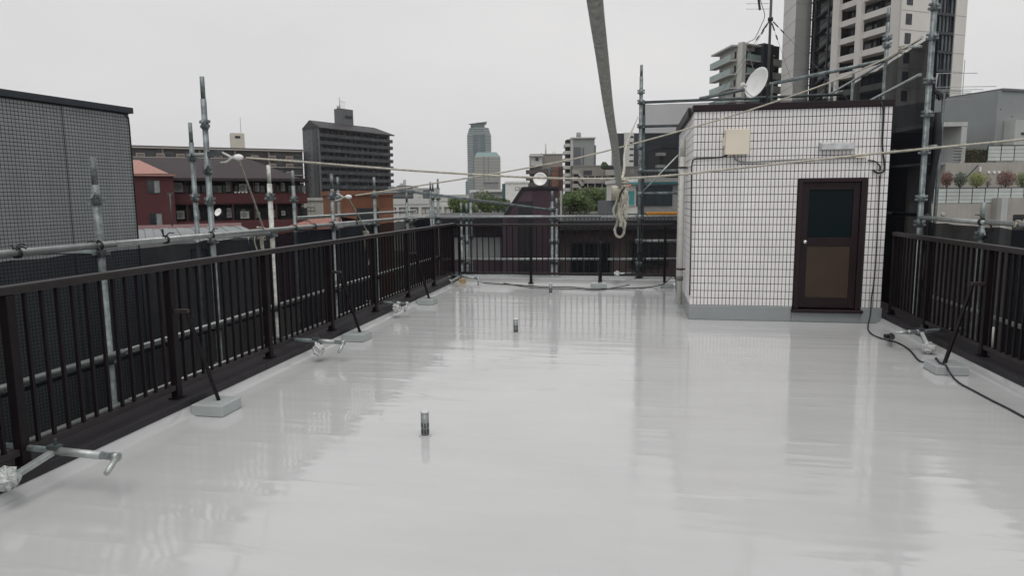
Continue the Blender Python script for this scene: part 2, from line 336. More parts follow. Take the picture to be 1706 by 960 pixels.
# ================================================================== TILED HUT
HX0, HX1, HY0, HY1, HZ0, HZ1 = 0.771, 3.245, 9.758, 13.03, 0.205, 2.839
hut = thing('stair_hut', 'white tiled stair hut with flat brown cap and a glazed brown door', 'hut', (2.0, 11.4, 0))
DX0, DX1, DZ0, DZ1 = 2.140, 2.975, 0.175, 1.935
m = MB().box(HX0 + 0.010, DX0 + 0.03, HY0 + 0.010, HY0 + 0.16, HZ0, HZ1).box(DX1 - 0.03, HX1 - 0.010, HY0 + 0.010, HY0 + 0.16, HZ0, HZ1).box(DX0 + 0.03, DX1 - 0.03, HY0 + 0.010, HY0 + 0.16, DZ1 - 0.03, HZ1)
m.box(HX0 + 0.010, HX0 + 0.16, HY0 + 0.16, HY1, HZ0, HZ1).box(HX1 - 0.16, HX1 - 0.010, HY0 + 0.16, HY1, HZ0, HZ1).box(HX0 + 0.16, HX1 - 0.16, HY1 - 0.15, HY1, HZ0, HZ1)
obj('wall', m, GROUT, hut)
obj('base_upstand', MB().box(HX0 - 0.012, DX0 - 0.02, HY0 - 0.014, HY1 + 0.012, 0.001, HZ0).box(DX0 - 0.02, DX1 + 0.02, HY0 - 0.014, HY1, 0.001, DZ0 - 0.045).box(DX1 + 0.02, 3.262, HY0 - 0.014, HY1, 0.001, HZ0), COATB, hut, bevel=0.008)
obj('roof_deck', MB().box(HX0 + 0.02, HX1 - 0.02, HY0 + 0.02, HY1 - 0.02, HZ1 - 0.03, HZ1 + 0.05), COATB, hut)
cm = MB().box(HX0 - 0.02, HX1 + 0.02, HY0 - 0.022, HY0 + 0.14, HZ1, HZ1 + 0.085).box(HX0 - 0.02, HX0 + 0.12, HY0 + 0.14, HY1 + 0.02, HZ1, HZ1 + 0.083).box(HX1 - 0.12, HX1 + 0.02, HY0 + 0.14, HY1 + 0.02, HZ1, HZ1 + 0.083).box(HX0 + 0.12, HX1 - 0.12, HY1 - 0.12, HY1 + 0.02, HZ1, HZ1 + 0.083)
obj('cap', cm, CAPM, hut, bevel=0.004)
# tiles, one by one
PU, PV, JT = (HX1 - HX0) / 51, (HZ1 - HZ0) / 26, 0.0085
def tile_mesh(w, h, t=0.010, c=0.0022):
    m = MB(); a = [(-w / 2, 0, -h / 2), (w / 2, 0, -h / 2), (w / 2, 0, h / 2), (-w / 2, 0, h / 2)]
    b = [(-w / 2, -t + c, -h / 2), (w / 2, -t + c, -h / 2), (w / 2, -t + c, h / 2), (-w / 2, -t + c, h / 2)]
    d = [(-w / 2 + c, -t, -h / 2 + c), (w / 2 - c, -t, -h / 2 + c), (w / 2 - c, -t, h / 2 - c), (-w / 2 + c, -t, h / 2 - c)]
    m.v = [Vector(p) for p in a + b + d]
    for o in (0, 4):
        for k in range(4): m.f.append((o + k, o + (k + 1) % 4, o + 4 + (k + 1) % 4, o + 4 + k))
    m.f.append((8, 9, 10, 11)); m.sm = [False] * len(m.f); return m
tmb = tile_mesh(PU - JT, PV - JT); tme = mesh_of('tile', tmb, TILE, Vector((0, 0, 0)))
cells = []
for i in range(51):
    for j in range(26):
        x = HX0 + (i + 0.5) * PU; z = HZ0 + (j + 0.5) * PV
        if DX0 - 0.012 < x < DX1 + 0.012 and z < DZ1 + 0.03: continue
        cells.append((x, z))
cells.sort(key=lambda c: (Vector((c[0], HY0, c[1])) - CAM).length)
rest = MB(); off = worldpos(hut)
def add_tile(mb, M):
    i = len(mb.v); mb.v += [M @ v for v in tmb.v]; mb.f += [tuple(i + k for k in f) for f in tmb.f]; mb.sm += tmb.sm
for k, (x, z) in enumerate(cells):
    rot = (random.gauss(0, 0.004), 0, random.gauss(0, 0.006))
    if k < 300:
        o = link('tile', tme, hut, Vector((x, HY0 + 0.010, z)) - off); o.rotation_euler = rot
    else: add_tile(rest, Matrix.Translation((x, HY0 + 0.010, z)) @ Matrix.Rotation(rot[2], 4, 'Z') @ Matrix.Rotation(rot[0], 4, 'X'))
ny = 66; py_ = (HY1 - HY0) / ny
for i in range(ny):
    for j in range(26):
        for x, a in ((HX0 + 0.010, -math.pi / 2), (HX1 - 0.010, math.pi / 2)):
            add_tile(rest, Matrix.Translation((x, HY0 + (i + 0.5) * py_, HZ0 + (j + 0.5) * PV)) @ Matrix.Rotation(a + random.gauss(0, 0.005), 4, 'Z'))
tag(obj('wall_tiles', rest, TILE, hut), kind='stuff')
# door
door = obj('door_frame', MB().box(DX0, DX0 + 0.055, HY0 - 0.022, HY0 + 0.1, DZ0, DZ1).box(DX1 - 0.055, DX1, HY0 - 0.022, HY0 + 0.1, DZ0, DZ1).box(DX0 + 0.055, DX1 - 0.055, HY0 - 0.021, HY0 + 0.1, DZ1 - 0.055, DZ1), CAPM, hut, bevel=0.004)
DB = pmat('door_leaf_paint', (0.016, 0.008, 0.010), 0.5, 0, 0.25, 4, spec=0.3)
a, b = DX0 + 0.058, DX1 - 0.058; y = HY0 + 0.008
leaf = obj('door_leaf', MB().box(a, a + 0.085, y, y + 0.04, DZ0 + 0.02, DZ1 - 0.058).box(b - 0.085, b, y, y + 0.04, DZ0 + 0.02, DZ1 - 0.058).box(a + 0.085, b - 0.085, y + 0.001, y + 0.04, DZ0 + 0.02, DZ0 + 0.16)
           .box(a + 0.085, b - 0.085, y + 0.001, y + 0.04, 1.035, 1.145).box(a + 0.085, b - 0.085, y + 0.001, y + 0.04, DZ1 - 0.155, DZ1 - 0.058), DB, hut, bevel=0.003)
fg = bpy.data.materials.new('textured_door_glass'); fg.use_nodes = True; bs = fg.node_tree.nodes['Principled BSDF']; bs.inputs['Base Color'].default_value = (0.004, 0.010, 0.012, 1); bs.inputs['Roughness'].default_value = 0.3; bs.inputs['Specular IOR Level'].default_value = 0.15
vn = N(fg.node_tree, 'ShaderNodeTexVoronoi'); vn.inputs['Scale'].default_value = 95; gg = N(fg.node_tree, 'ShaderNodeNewGeometry'); fg.node_tree.links.new(gg.outputs['Position'], vn.inputs['Vector'])
bb = N(fg.node_tree, 'ShaderNodeBump'); bb.inputs['Strength'].default_value = 0.5; bb.inputs['Distance'].default_value = 0.004; fg.node_tree.links.new(vn.outputs[0], bb.inputs['Height']); fg.node_tree.links.new(bb.outputs[0], bs.inputs['Normal'])
obj('glass_pane', MB().box(a + 0.088, b - 0.088, y + 0.014, y + 0.022, 1.147, DZ1 - 0.157), fg, leaf)
obj('lower_panel', MB().box(a + 0.088, b - 0.088, y + 0.010, y + 0.022, DZ0 + 0.162, 1.033), pmat('plywood_brown_panel', (0.040, 0.023, 0.013), 0.6, 0, 0.18, 3, 0.1, 20), leaf)
kn = aY(1342, 399, HY0); obj('knob', MB().lathe((a + 0.05, y, 1.088), [(0.024, 0), (0.024, 0.006), (0.010, 0.012), (0.010, 0.03), (0.022, 0.036), (0.027, 0.05), (0.018, 0.064), (0.004, 0.067)], 16, (0, -1, 0)), pmat('worn_chrome', (0.62, 0.62, 0.6), 0.25, 0.9), leaf)
obj('threshold', MB().box(DX0 - 0.03, DX1 + 0.04, HY0 - 0.06, HY0 + 0.1, DZ0 - 0.042, DZ0 - 0.001), CAPM, hut, bevel=0.006)
obj('side_gutter', MB().fb(Frame((HX0 - 0.022, HY1), (HX0 - 0.022, HY0 + 0.35)), 0, 2.9, 0.0, 0.035, HZ1 - 0.02, HZ1 + 0.10), BLACK, hut)
# things fixed to the hut
yw = HY0 - 0.001
jb = thing('junction_box', 'beige square junction box mounted high on the tiled hut', 'box', (1.32, yw, 2.251))
JB = pmat('aged_cream_plastic', (0.72, 0.66, 0.545), 0.45, 0, 0.05, 3)
obj('box_body', MB().box(1.170, 1.478, yw - 0.085, yw, 2.262, 2.582), JB, jb, bevel=0.006); obj('lid', MB().box(1.178, 1.484, yw - 0.102, yw - 0.087, 2.256, 2.588), JB, jb, bevel=0.005)
obj('hinge', MB().box(1.150, 1.169, yw - 0.07, yw - 0.03, 2.37, 2.48), JB, jb, bevel=0.003)
wl = thing('wall_lamp', 'grey rectangular wall lamp above the brown door', 'lamp', (2.6, yw, 2.285))
lx0, lx1 = 2.372, 2.80
obj('lamp_housing', MB().box(lx0, lx1, yw - 0.05, yw, 2.290, 2.392), pmat('lamp_grey', (0.42, 0.42, 0.42), 0.5), wl, bevel=0.01)
for sx in (lx0 + 0.02, (lx0 + lx1) / 2 + 0.003): obj('lamp_cover', MB().box(sx, sx + 0.20, yw - 0.066, yw - 0.051, 2.298, 2.384), pmat('weathered_lamp_cover', (0.55, 0.56, 0.57), 0.35, 0, 0.25, 12), wl, bevel=0.005)
sb = obj('cable_joint_box', MB().box(2.82, 2.945, yw - 0.05, yw, 2.185, 2.235), JB, bevel=0.004); tag(sb, 'tiny beige cable box on the tiles right of the wall lamp', 'box')
def W(px, py, o=0.018): p = aY(px, py, yw - o); return p
tag(obj('conduit', MB().tube(curve_pts([W(1221, 259), W(1229, 268), W(1245, 270), W(1300, 267), W(1350, 265), W(1440, 261)], 0.03), 0.011, 6), pmat('grey_conduit', (0.23, 0.24, 0.23), 0.5)), 'grey conduit running from junction box along the hut to the cable box', 'conduit')
tag(obj('wall_cable', MB().tube(curve_pts([W(1212, 258), W(1200, 262), W(1170, 264), W(1157, 265), W(1153, 272), W(1152, 300), W(1151, 400), W(1149, 492)], 0.03), 0.010, 6), BLACK), 'black cable from junction box around and down the hut corner', 'cable')
tag(obj('wall_cable', MB().tube(curve_pts([aY(1462, 168, HY0 + 0.03) + UPV * 0.05, W(1470, 175, .03), W(1472, 190), W(1470, 240), W(1474, 278), W(1471, 286), W(1462, 288), W(1454, 283)], 0.02), 0.013, 6), BLACK), 'thick black cable looping down the right end of the hut wall', 'cable')
tag(obj('wall_cable', MB().tube(curve_pts([W(1446, 267), W(1458, 269), W(1466, 277), W(1465, 285)], 0.02), 0.009, 6), BLACK), 'short black cable arching from cable box towards the thick loop', 'cable')
cp = [W(1466, 292), W(1464, 340), W(1460, 420), W(1456, 470), W(1452, 497, 0.03), W(1450, 525, 0.045)] + [aZ(*q, 0.012) for q in ((1446, 547), (1453, 557), (1470, 564.5), (1495, 571), (1515, 583), (1530, 600), (1541, 604))] + [Vector((2.965, 7.33, 0.03)), Vector((2.945, 7.25, 0.102)), Vector((2.90, 7.05, 0.102)), Vector((2.915, 6.955, 0.102)), aY(1580, 617, 6.932)] + [aZ(*q, 0.012) for q in ((1589, 630), (1601, 640), (1620, 650), (1650, 666), (1680, 681), (1706, 695), (1760, 722))]
tag(obj('floor_cable', MB().tube(curve_pts(cp, 0.025), 0.0085, 6), BLACK), 'long black cable hanging down the hut and snaking along the right of the roof', 'cable')
tag(obj('pipe_elbow', MB().tube(curve_pts([aZ(1474, 560, 0.03), aZ(1481, 560, 0.03), aZ(1486, 559, 0.05) + Vector((0, 0.02, 0.0)), aZ(1487, 562, 0.12)], 0.01), 0.026, 10), BLACK), 'small black pipe elbow rising from the floor near the hut corner', 'pipe')
px_, py2 = 0.700, 10.78
dp = thing('drain_pipe', 'white vertical drain pipe at the left corner of the tiled hut', 'pipe', (px_, py2, 0.02))
PV_ = pmat('aged_white_pvc', (0.66, 0.66, 0.61), 0.4, 0, 0.1, 5, streak=0.12)
obj('pipe_run', MB().tube([(px_, py2, 0.05), (px_, py2, 2.30)], 0.040, 14), PV_, dp)
obj('pipe_run', MB().tube([(px_, py2, 2.302), (px_, py2, 2.56)], 0.0385, 14), pmat('yellowed_pvc', (0.45, 0.46, 0.40), 0.5), dp)
obj('socket', MB().tube([(px_, py2, 0.42), (px_, py2, 0.49)], 0.046, 14), pmat('grey_pvc', (0.16, 0.15, 0.15), 0.5), dp)
for z in (0.60, 2.14): obj('pipe_clamp', MB().tube([(px_, py2, z - 0.013), (px_, py2, z + 0.013)], 0.046, 14).box(px_ - 0.085, HX0 - 0.002, py2 - 0.011, py2 + 0.011, z - 0.011, z + 0.011), pmat('rusty_clamp', (0.05, 0.025, 0.022), 0.7), dp)

# three breather pipes standing in the coating
for i, (y, lb) in enumerate(((4.593, 'nearest slotted grey breather pipe standing in the roof coating'), (8.453, 'middle grey breather pipe in the roof coating'), (12.14, 'farthest grey breather pipe near the far railing'))):
    t = thing('breather_pipe', lb, 'vent pipe', (-1.468, y, 0.001), 'breather pipes'); h = 0.185; r = 0.029
    PG = pmat('grey_breather_pipe', (0.25, 0.27, 0.27), 0.45, 0.3, 0.25, 14)
    obj('pipe_wall', MB().lathe((-1.468, y, 0.001), [(r, 0), (r, h - 0.012), (r - 0.002, h - 0.012)], 20), PG, t)
    obj('cap', MB().lathe((-1.468, y, 0.0), [(r + 0.002, h - 0.012), (r + 0.002, h - 0.002), (r - 0.003, h + 0.003)], 20), pmat('pale_pipe_cap', (0.55, 0.56, 0.56), 0.35), t)
    obj('collar', MB().lathe((-1.468, y, 0.0), [(0.043, 0.0012), (0.037, 0.003), (0.0305, 0.008)], 24), COAT, t)
    for z0 in (0.022, 0.068):
        for k in range(8):
            a = k * math.pi / 4 + 0.3; c, s_ = math.cos(a), math.sin(a); fr = Frame((-1.468 + c * (r - 0.004) + s_ * 0.0045, y + s_ * (r - 0.004) - c * 0.0045), (-1.468 + c * (r - 0.004) - s_ * 0.0045, y + s_ * (r - 0.004) + c * 0.0045))
            obj('slot', MB().fb(Frame(fr.pt(fr.L, 0, 0), fr.pt(0, 0, 0)) if (fr.n.x * c + fr.n.y * s_) < 0 else fr, 0, 0.009, 0, 0.0048, z0, z0 + 0.034), BLACK, t)

# ================================================================== SCAFFOLDS
TR = 0.0262
def coupler(t, p, d=None, r=TR):                          # pressed-steel clamp round a post
    m = MB().tube([p + Vector((0, 0, -0.045)), p + Vector((0, 0, 0.045))], r + 0.010, 10)
    for dz in (-0.018, 0.026):
        a = random.uniform(-0.5, 0.5); dx = Vector((math.cos(a), math.sin(a), 0))
        m.bar(p - dx * (r + 0.036) + UPV * dz, p + dx * (r + 0.036) + UPV * dz, 0.036, 0.028)
    m.bar(p + Vector((0.01, -r - 0.03, 0.0)), p + Vector((0.012, -r + 0.01, 0.05)), 0.02, 0.02)
    return obj('coupler', m, STEEL, t)
def post(t, x, y, ztop, mat=STEEL, z0=GROUND, cps=(), spigot=True, r=TR, thick=1.0):
    r = r * thick; m = MB()
    if spigot: m.tube([(x, y, z0), (x, y, ztop - 0.22)], r, 12).tube([(x, y, ztop - 0.22), (x, y, ztop)], r * 0.80, 12)
    else: m.pipe((x, y, ztop), (x, y, z0), r)
    p = obj('post', m, mat, t)
    for z in cps: coupler(p, Vector((x, y, z)), r=r)
    return p
def pX(px, py, X): p = aX(px, py, X); return p
def ledger(t, a, b, mat=STEELB, name='ledger', r=TR): return obj(name, MB().pipe(a, b, r), mat, t)

# ---- left scaffold, two rows of posts in the gap beside the roof
XI, XO = -4.30, -4.92
sl = thing('scaffold', 'grey tube scaffold rising beyond the left railing', 'scaffold', (XI, 8, GROUND), 'scaffolds round the building')
inner = [(157, 262, STEEL, (332,)), (345, 127, STEEL, (207, 283, 335)), (445, 275, STEELP, (328,)), (548, 289, STEEL, (327,)), (618, 295, STEEL, (325,)), (671, 318, STEEL, (366,)), (723, 298, STEEL, (330, 372))]
IY = []
for px, py, mt, cs in inner:
    pt = pX(px + 8, 385, XI); top = aY(px, py, pt.y).z; IY.append(pt.y)
    post(sl, XI, pt.y, top, mt, cps=[aY(px, c, pt.y).z for c in cs] + [1.30, 0.40, -0.04, -1.9], thick=1.08)
for Y in (1.9, 3.4): post(sl, XI, Y, 2.0, STEEL, cps=[1.3])
for px, py, cs in ((323, 204, (262, 329)), (487, 284, (332,)), (561, 295, (330,)), (714, 303, ()), (718, 304, (330,))):
    pt = pX(px + 4, 360, XO if px != 714 else XO - 0.06); post(sl, pt.x, pt.y, aY(px, py, pt.y).z, STEEL, cps=[aY(px, c, pt.y).z for c in cs])
rI = XI + 0.056
for z, mt, y1 in ((1.352, STEELB, 12.5), (0.44, STEELB, 14.6), (0.0, STEELB, 14.6), (-1.9, STEEL, 14.6)):
    a = 0.5
    for b in (5.02, 9.2, y1): ledger(sl, (rI, a, z + random.uniform(-.006, .006)), (rI, b, z), mt); a = b + 0.012
ledger(sl, (XO + 0.05, 9.4, 1.44), (XO + 0.05, 14.9, 1.44)); ledger(sl, (XO + 0.05, 0.5, 0.2), (XO + 0.05, 9.3, 0.2), STEEL)
for px, a in ((350, 397), (560, 377), (675, 365)):         # short transoms and guard tubes lower down
    p = pX(px, a, XI + 0.06); q = p + Vector((0, 1.15 if px < 600 else 1.5, -0.005)); ledger(sl, p, q, STEELB, 'guard_tube', 0.021)
for Y in IY[::2]: ledger(sl, (XI - 0.02, Y + 0.06, 1.29), (XO - 0.1, Y + 0.06, 1.29), STEEL, 'transom')
A_, B_ = pX(323, 262, XO), pX(347, 258, XI); ledger(sl, aX(322, 258, XO), Vector((XI + 0.06, IY[1] + 0.02, B_.z)), STEELB, 'transom', 0.02)
p = pX(645, 314, XI + 0.1); q = aY(925, 351, 14.40); ledger(sl, p, q, STEEL, 'diagonal_brace', 0.028)
p = pX(622, 322, XI - 0.02); ledger(sl, p, pX(668, 320, XI - 0.02), STEELB, 'guard_tube', 0.02)
p = pX(675, 380, XI - 0.2); ledger(sl, p, pX(695, 366, XI - 0.2), STEEL, 'diagonal_brace', 0.017)

# ---- back scaffold across the far end
YS = 14.35
sbk = thing('scaffold', 'grey tube scaffold standing behind the far railing', 'scaffold', (-1.5, YS, GROUND), 'scaffolds round the building')
def bpost(px, py, yoff=0.0, cs=(), mt=STEEL, thick=1.15, z0=GROUND, spig=True):
    p = aY(px, 400, YS + yoff); top = aY(px, py, YS + yoff).z
    return post(sbk, p.x, YS + yoff, top, mt, z0=z0, cps=[aY(px, c, YS + yoff).z for c in cs], thick=thick, spigot=spig)
for px, py, yo, cs in ((769, 338, 0, (364, 395, 432)), (778, 339, 0.1, (364, 402, 436)), (785, 320, 0.2, (364, 395)), (920, 318, 0, (348, 365, 402, 436)), (927, 330, 0.05, (365, 402, 436))): bpost(px, py, yo, cs)
for a, b in ((728, 1000), (1002, 1130)):
    ledger(sbk, aY(a, 361, YS - 0.06), aY(b, 362 - (b - 728) * 0.004, YS - 0.06), STEELB)
    ledger(sbk, aY(a + 10, 432, YS - 0.06), aY(b, 433 - (b - 728) * 0.004, YS - 0.06), STEELB)
ledger(sbk, aY(700, 452, YS - 0.06), aY(1000, 466, YS - 0.06) * 1.0, STEEL)
xp = 0.085; tp = post(sbk, xp, 13.70, aY(1067, 108, 13.70).z, STEEL, z0=0.128, cps=[aY(1066, c, 13.7).z for c in (153, 170, 210, 245, 285, 324, 362, 402, 440, 458)], thick=1.3)
obj('base_plate', MB().box(xp - 0.075, xp + 0.075, 13.62, 13.77, 0.119, 0.128), STEELD, tp)
post(sbk, xp + 0.06, 13.80, aY(1070, 172, 13.8).z, STEELD, z0=0.119, thick=1.1)
XE = 3.72
for py, mt, xe in ((171, STEELD, XE), (211, STEELD, 2.6), (285, STEEL, 1.6), (322, STEEL, 1.6), (401, STEELB, 0.95)):
    p = aY(1067, py, 13.78); ledger(sbk, Vector((xp - 0.05, 13.745, p.z)), Vector((xe, 13.745, p.z + (0.03 if py < 200 else 0.0))), mt)
ledger(sbk, aY(1068, 322, 13.72), aY(1130, 258, 13.72), STEELB, 'diagonal_brace', 0.014)
lt = aY(1079, 356, 13.9); lq = aY(1130, 355, 13.9)
tag(obj('marker_bar', MB().tube([lt, lq + Vector((1.2, 0, 0))], 0.034, 12).tube([lt - Vector((0.02, 0, 0)), lt + Vector((0.02, 0, 0))], 0.038, 12).tube([lt.lerp(lq, .35), lt.lerp(lq, .37)], 0.036, 12), pmat('orange_plastic_sleeve', (0.62, 0.27, 0.03), 0.45)), 'orange plastic sleeve on a scaffold tube left of the hut', 'sleeve')

# ---- right scaffold
XS = 3.72
sr = thing('scaffold', 'tall grey tube scaffold beyond the right railing and behind the hut', 'scaffold', (XS, 9.5, GROUND), 'scaffolds round the building')
def rpost(px, py, pref, cs=(), mt=STEEL, thick=1.1, X=XS, spig=True):
    p = aX(px, pref, X); return post(sr, X, p.y, aY(px, py, p.y).z if py > -200 else 4.9, mt, cps=[aY(px, c, p.y).z for c in cs], thick=thick, spigot=spig), p
tall, tp_ = rpost(1537, -300, 300, (12, 62, 135, 190, 252, 330, 372), STEEL, 1.35, XS - 0.06, False)
YT = tp_.y
rpost(1636, 337, 370, (392,)); rpost(1476, 12, 100, (62, 75), STEEL, 1.15, spig=True); rpost(1421, 112, 140, (), STEEL); rpost(1386, 136, 150, (), STEELD)
post(sr, XS, 6.6, 4.2, STEEL, cps=[2.45, 1.37]); post(sr, XS, 4.6, 2.2, STEEL, cps=[1.37])
zl = aX(1545, 363, XS - 0.06).z
ledger(sr, (XS - 0.06, YT + 0.02, zl), (XS - 0.06, 8.05, zl - 0.01)); ledger(sr, (XS - 0.06, 8.04, zl), (XS - 0.06, 3.0, zl - 0.01)); ledger(sr, (XS + 0.06, 14.3, zl + 0.02), (XS + 0.06, YT + 0.06, zl + 0.02), STEELD)
ledger(sr, (XS - 0.06, 9.3, 0.44), (XS - 0.06, 3.0, 0.43), STEELB); ledger(sr, (XS - 0.06, 9.3, 0.0), (XS - 0.06, 3.0, 0.0), STEEL)
e1 = [aX(1372, 163, XS), aX(1467, 107, XS), aX(1536, 62, XS)]
ledger(sr, e1[0], e1[1], STEELB, 'net_edge_tube', 0.02); ledger(sr, e1[1], e1[2], STEELB, 'net_edge_tube', 0.02)
ledger(sr, aX(1430, 178, XS - 0.08), aX(1533, 124, XS - 0.08), STEELB, 'diagonal_brace', 0.022)
ledger(sr, aY(1166, 164, 13.4), aX(1477, 100, XS - 0.07), STEEL, 'diagonal_brace', 0.030)
ledger(sr, aX(1504, 78, XS - 0.03), aX(1535, 77, XS - 0.03), STEELB, 'guard_tube', 0.018)
ledger(sr, aX(1480, 252, XS + 0.05), aX(1560, 243, XS + 0.05), STEELB, 'guard_tube', 0.018)

# ---- mesh sheets laced to the tubes
def sheet(label, mat, fr, s0, s1, ztop, zbot, wob=0.02, nz=16, ns=None):
    ns = ns or max(6, int((s1 - s0) / 0.25)); m = MB(); rnd = random.Random(int(s1 * 100)); ph = [rnd.uniform(0, 6) for _ in range(4)]
    for j in range(nz + 1):
        for i in range(ns + 1):
            s = s0 + (s1 - s0) * i / ns; zt = ztop(s) if callable(ztop) else ztop; z = zt + (zbot - zt) * (j / nz) ** 1.6
            n = wob * (math.sin(s * 3.1 + ph[0]) + 0.6 * math.sin(s * 7.3 + ph[1] + j * 0.2)) * min(1, j / 3) + 0.012 * math.sin(s * 11 + ph[2])
            sc = 0.02 * abs(math.sin(s * math.pi / 0.45)) if j == 0 else 0
            m.v.append(fr.pt(s, n, z - sc))
    for j in range(nz):
        for i in range(ns): k = j * (ns + 1) + i; m.f.append((k, k + 1, k + ns + 2, k + ns + 1)); m.sm.append(True)
    return tag(obj('mesh_sheet', m, mat), label, 'mesh sheet', 'scaffold mesh sheets')
fl = Frame((XI - 0.045, 0.6), (XI - 0.045, 14.5))
sheet('dark mesh sheet hung under the near half of the left scaffold tube', NET, fl, 0, 6.6, 1.30, -9.0)
sheet('dark mesh sheet hung under the far half of the left scaffold tube', NET, fl, 6.63, 13.7, 1.30, -9.0)
fb_ = Frame((-4.3, YS + 0.12), (3.7, YS + 0.12))
sheet('dark mesh sheet across the far end below the scaffold tube', NETC, fb_, 0.05, 4.35, 1.30, -9.0)
h2 = Frame((xp + 0.03, YS + 0.02), (3.72, YS + 0.02))
zt2 = aY(1067, 173, YS).z
sheet('see-through grey mesh sheet between tall pole and hut', NETB, h2, 0.0, 3.6, zt2, -9.0, 0.01)
def rtop(s):
    y = 14.25 - s
    for a, b in ((e1[0], e1[1]), (e1[1], e1[2])):
        if b.y <= y <= a.y: return a.z + (b.z - a.z) * (a.y - y) / (a.y - b.y) - 0.03
    return e1[0].z - 0.03 if y > e1[0].y else e1[2].z - 0.03
fr_ = Frame((XS + 0.035, 14.25), (XS + 0.035, 2.0))
sheet('heavy dark mesh sheet with slanting top behind the hut', NETR, fr_, 0.0, 14.25 - YT - 0.08, rtop, -9.0, 0.025, 22)
sheet('dark mesh sheet hung under the right scaffold tube', NETR, fr_, 14.25 - YT + 0.02, 12.2, zl - 0.05, -9.0)
m = MB(); c0 = aX(1553, 300, XS + 0.1)                       # a furled strip of mesh beside the tall post
pts = [Vector((c0.x + 0.03 * math.sin(k * 0.9), c0.y - 0.0 + 0.02 * math.sin(k * 1.7), -3 + k * 0.24)) for k in range(25)]
m.tube(pts, [0.05 + 0.014 * math.sin(k * 2.3) for k in range(25)], 9); tag(obj('furled_mesh', m, pmat('furled_mesh_black', (0.012, 0.013, 0.015), 0.8)), 'furled black mesh hanging like a column beside the tall right post', 'mesh sheet')
# black lacing cords, each a small knotted tie round a tube
def tie(p, ax, label, sc=1.0, mat=BLACK):
    r = TR + 0.008; m = MB(); ax = Vector(ax).normalized(); x = ax.orthogonal().normalized(); y = ax.cross(x)
    m.tube([p + (x * math.cos(a) + y * math.sin(a)) * r + ax * 0.014 * math.sin(a * 0.5) for a in [k * 0.5 for k in range(26)]], 0.006 * sc, 5)
    for k in range(3):
        d = Vector((random.uniform(-1, 1), random.uniform(-.6, .6), random.uniform(-1.0, 0.9))); q = p - fwd0 * r
        m.tube(curve_pts([q, q + d * 0.05 * sc + UPV * 0.03, q + d * 0.10 * sc], 0.01), 0.0045 * sc, 5)
    return tag(obj('lacing_tie', m, mat), label, 'tie', 'black lacing ties')
for k, (px, py) in enumerate(((29, 424), (165, 409), (276, 397), (351, 382), (491, 376), (523, 372), (553, 369), (592, 367))):
    tie(Vector((rI, aX(px, py, rI).y, 1.352)), (0, 1, 0), 'black cord tie, %s from the left along the left scaffold tube' % ORD[k], 1.15)
for k, (px, py) in enumerate(((1636, 372), (1697, 378))):
    tie(Vector((XS - 0.06, aX(px, py, XS - 0.06).y, zl)), (0, 1, 0), ['black cord tie where the right scaffold tube meets its short post', 'pale cord tie at the right end of the right scaffold tube'][k], 1.15, BLACK if k == 0 else ROPE)

# ================================================================== ROPES
def rope(label, pts, r=0.0085, mat=ROPE, step=0.012, lobes=3, twist=105.0, name='rope', seg=9, amp=0.22):
    return tag(obj(name, MB().tube(curve_pts(pts, step), r, seg, True, lobes, twist, amp), mat), label, 'rope')
f1 = Frame((XI + 0.12, IY[1] - 0.05), (XS - 0.02, 6.62))
def on(fr, px, py): s, z = fr.hit(px, py); return fr.pt(s, 0, z)
e = on(f1, 1706, 232)
rope('twisted white rope stretched across the whole roof in front of the hut', [on(f1, *q) for q in ((410, 263), (520, 271), (620, 279), (700, 285), (850, 294), (950, 297.5), (1040, 297), (1130, 291), (1250, 278), (1400, 262), (1550, 247), (1706, 232))] + [f1.pt(f1.L, 0, e.z + 0.06)], 0.0098)
f2 = Frame((XI + 0.1, IY[3] - 0.03), (XS - 0.10, YT - 0.06))
rope('white rope climbing from the left scaffold over the hut to the tall right post', [on(f2, *q) for q in ((592, 326), (700, 309), (820, 290), (930, 270), (1000, 254), (1130, 219), (1250, 183), (1380, 138), (1470, 100), (1500, 83), (1533, 64))], 0.0100)
def clamp(label, fr, px, py, post_xy):                    # adjustable jaw hooked on the post plus an oval pulley plate
    c = on(fr, px, py); t = thing('pulley_clamp', label, 'pulley', c, 'rope pulleys'); d = (c - Vector((post_xy[0], post_xy[1], c.z))); d.z = 0; dn = d.normalized()
    o = obj('pulley_plate', MB().lathe(c - fwd0 * 0.012, [(0.004, -0.012), (0.045, -0.010), (0.048, 0.0), (0.045, 0.010), (0.004, 0.012)], 18, -fwd0 + right0 * .25), WHITE, t)
    for v in o.data.vertices: v.co.z *= 0.66
    m = MB(); q = c - dn * 0.06
    m.bar(c - dn * 0.02, q - dn * 0.03, 0.03, 0.03); m.tube(curve_pts([q - dn * 0.03, q - dn * 0.09 + UPV * 0.03, q - dn * 0.15 + UPV * 0.055], 0.02), 0.013, 7).tube(curve_pts([q - dn * 0.03, q - dn * 0.08 - UPV * 0.04, q - dn * 0.16 - UPV * 0.05], 0.02), 0.012, 7)
    obj('jaw', m, STEELP, t); m = MB().bar(q - dn * 0.13 + UPV * 0.05, Vector((post_xy[0], post_xy[1], c.z + 0.04)), 0.04, 0.05); obj('hook', m, STEELD, t)
    return c
c1 = clamp('white oval pulley clamped to the tall left scaffold post', Frame((XI + 0.12, IY[1] - 0.05), (XS - 0.02, 6.62)), 398, 262, (XI, IY[1]))
c2 = clamp('grey pulley clamped to a post farther along the left scaffold', f2, 581, 328, (XI, IY[3]))
g1 = pX(440, 384, XI + 0.07)
rope('slanting white rope from the near pulley down to a pale scaffold post', [c1 - UPV * 0.03, c1.lerp(g1, 0.5), g1], 0.0092)
g2 = pX(610, 385, XI + 0.07)
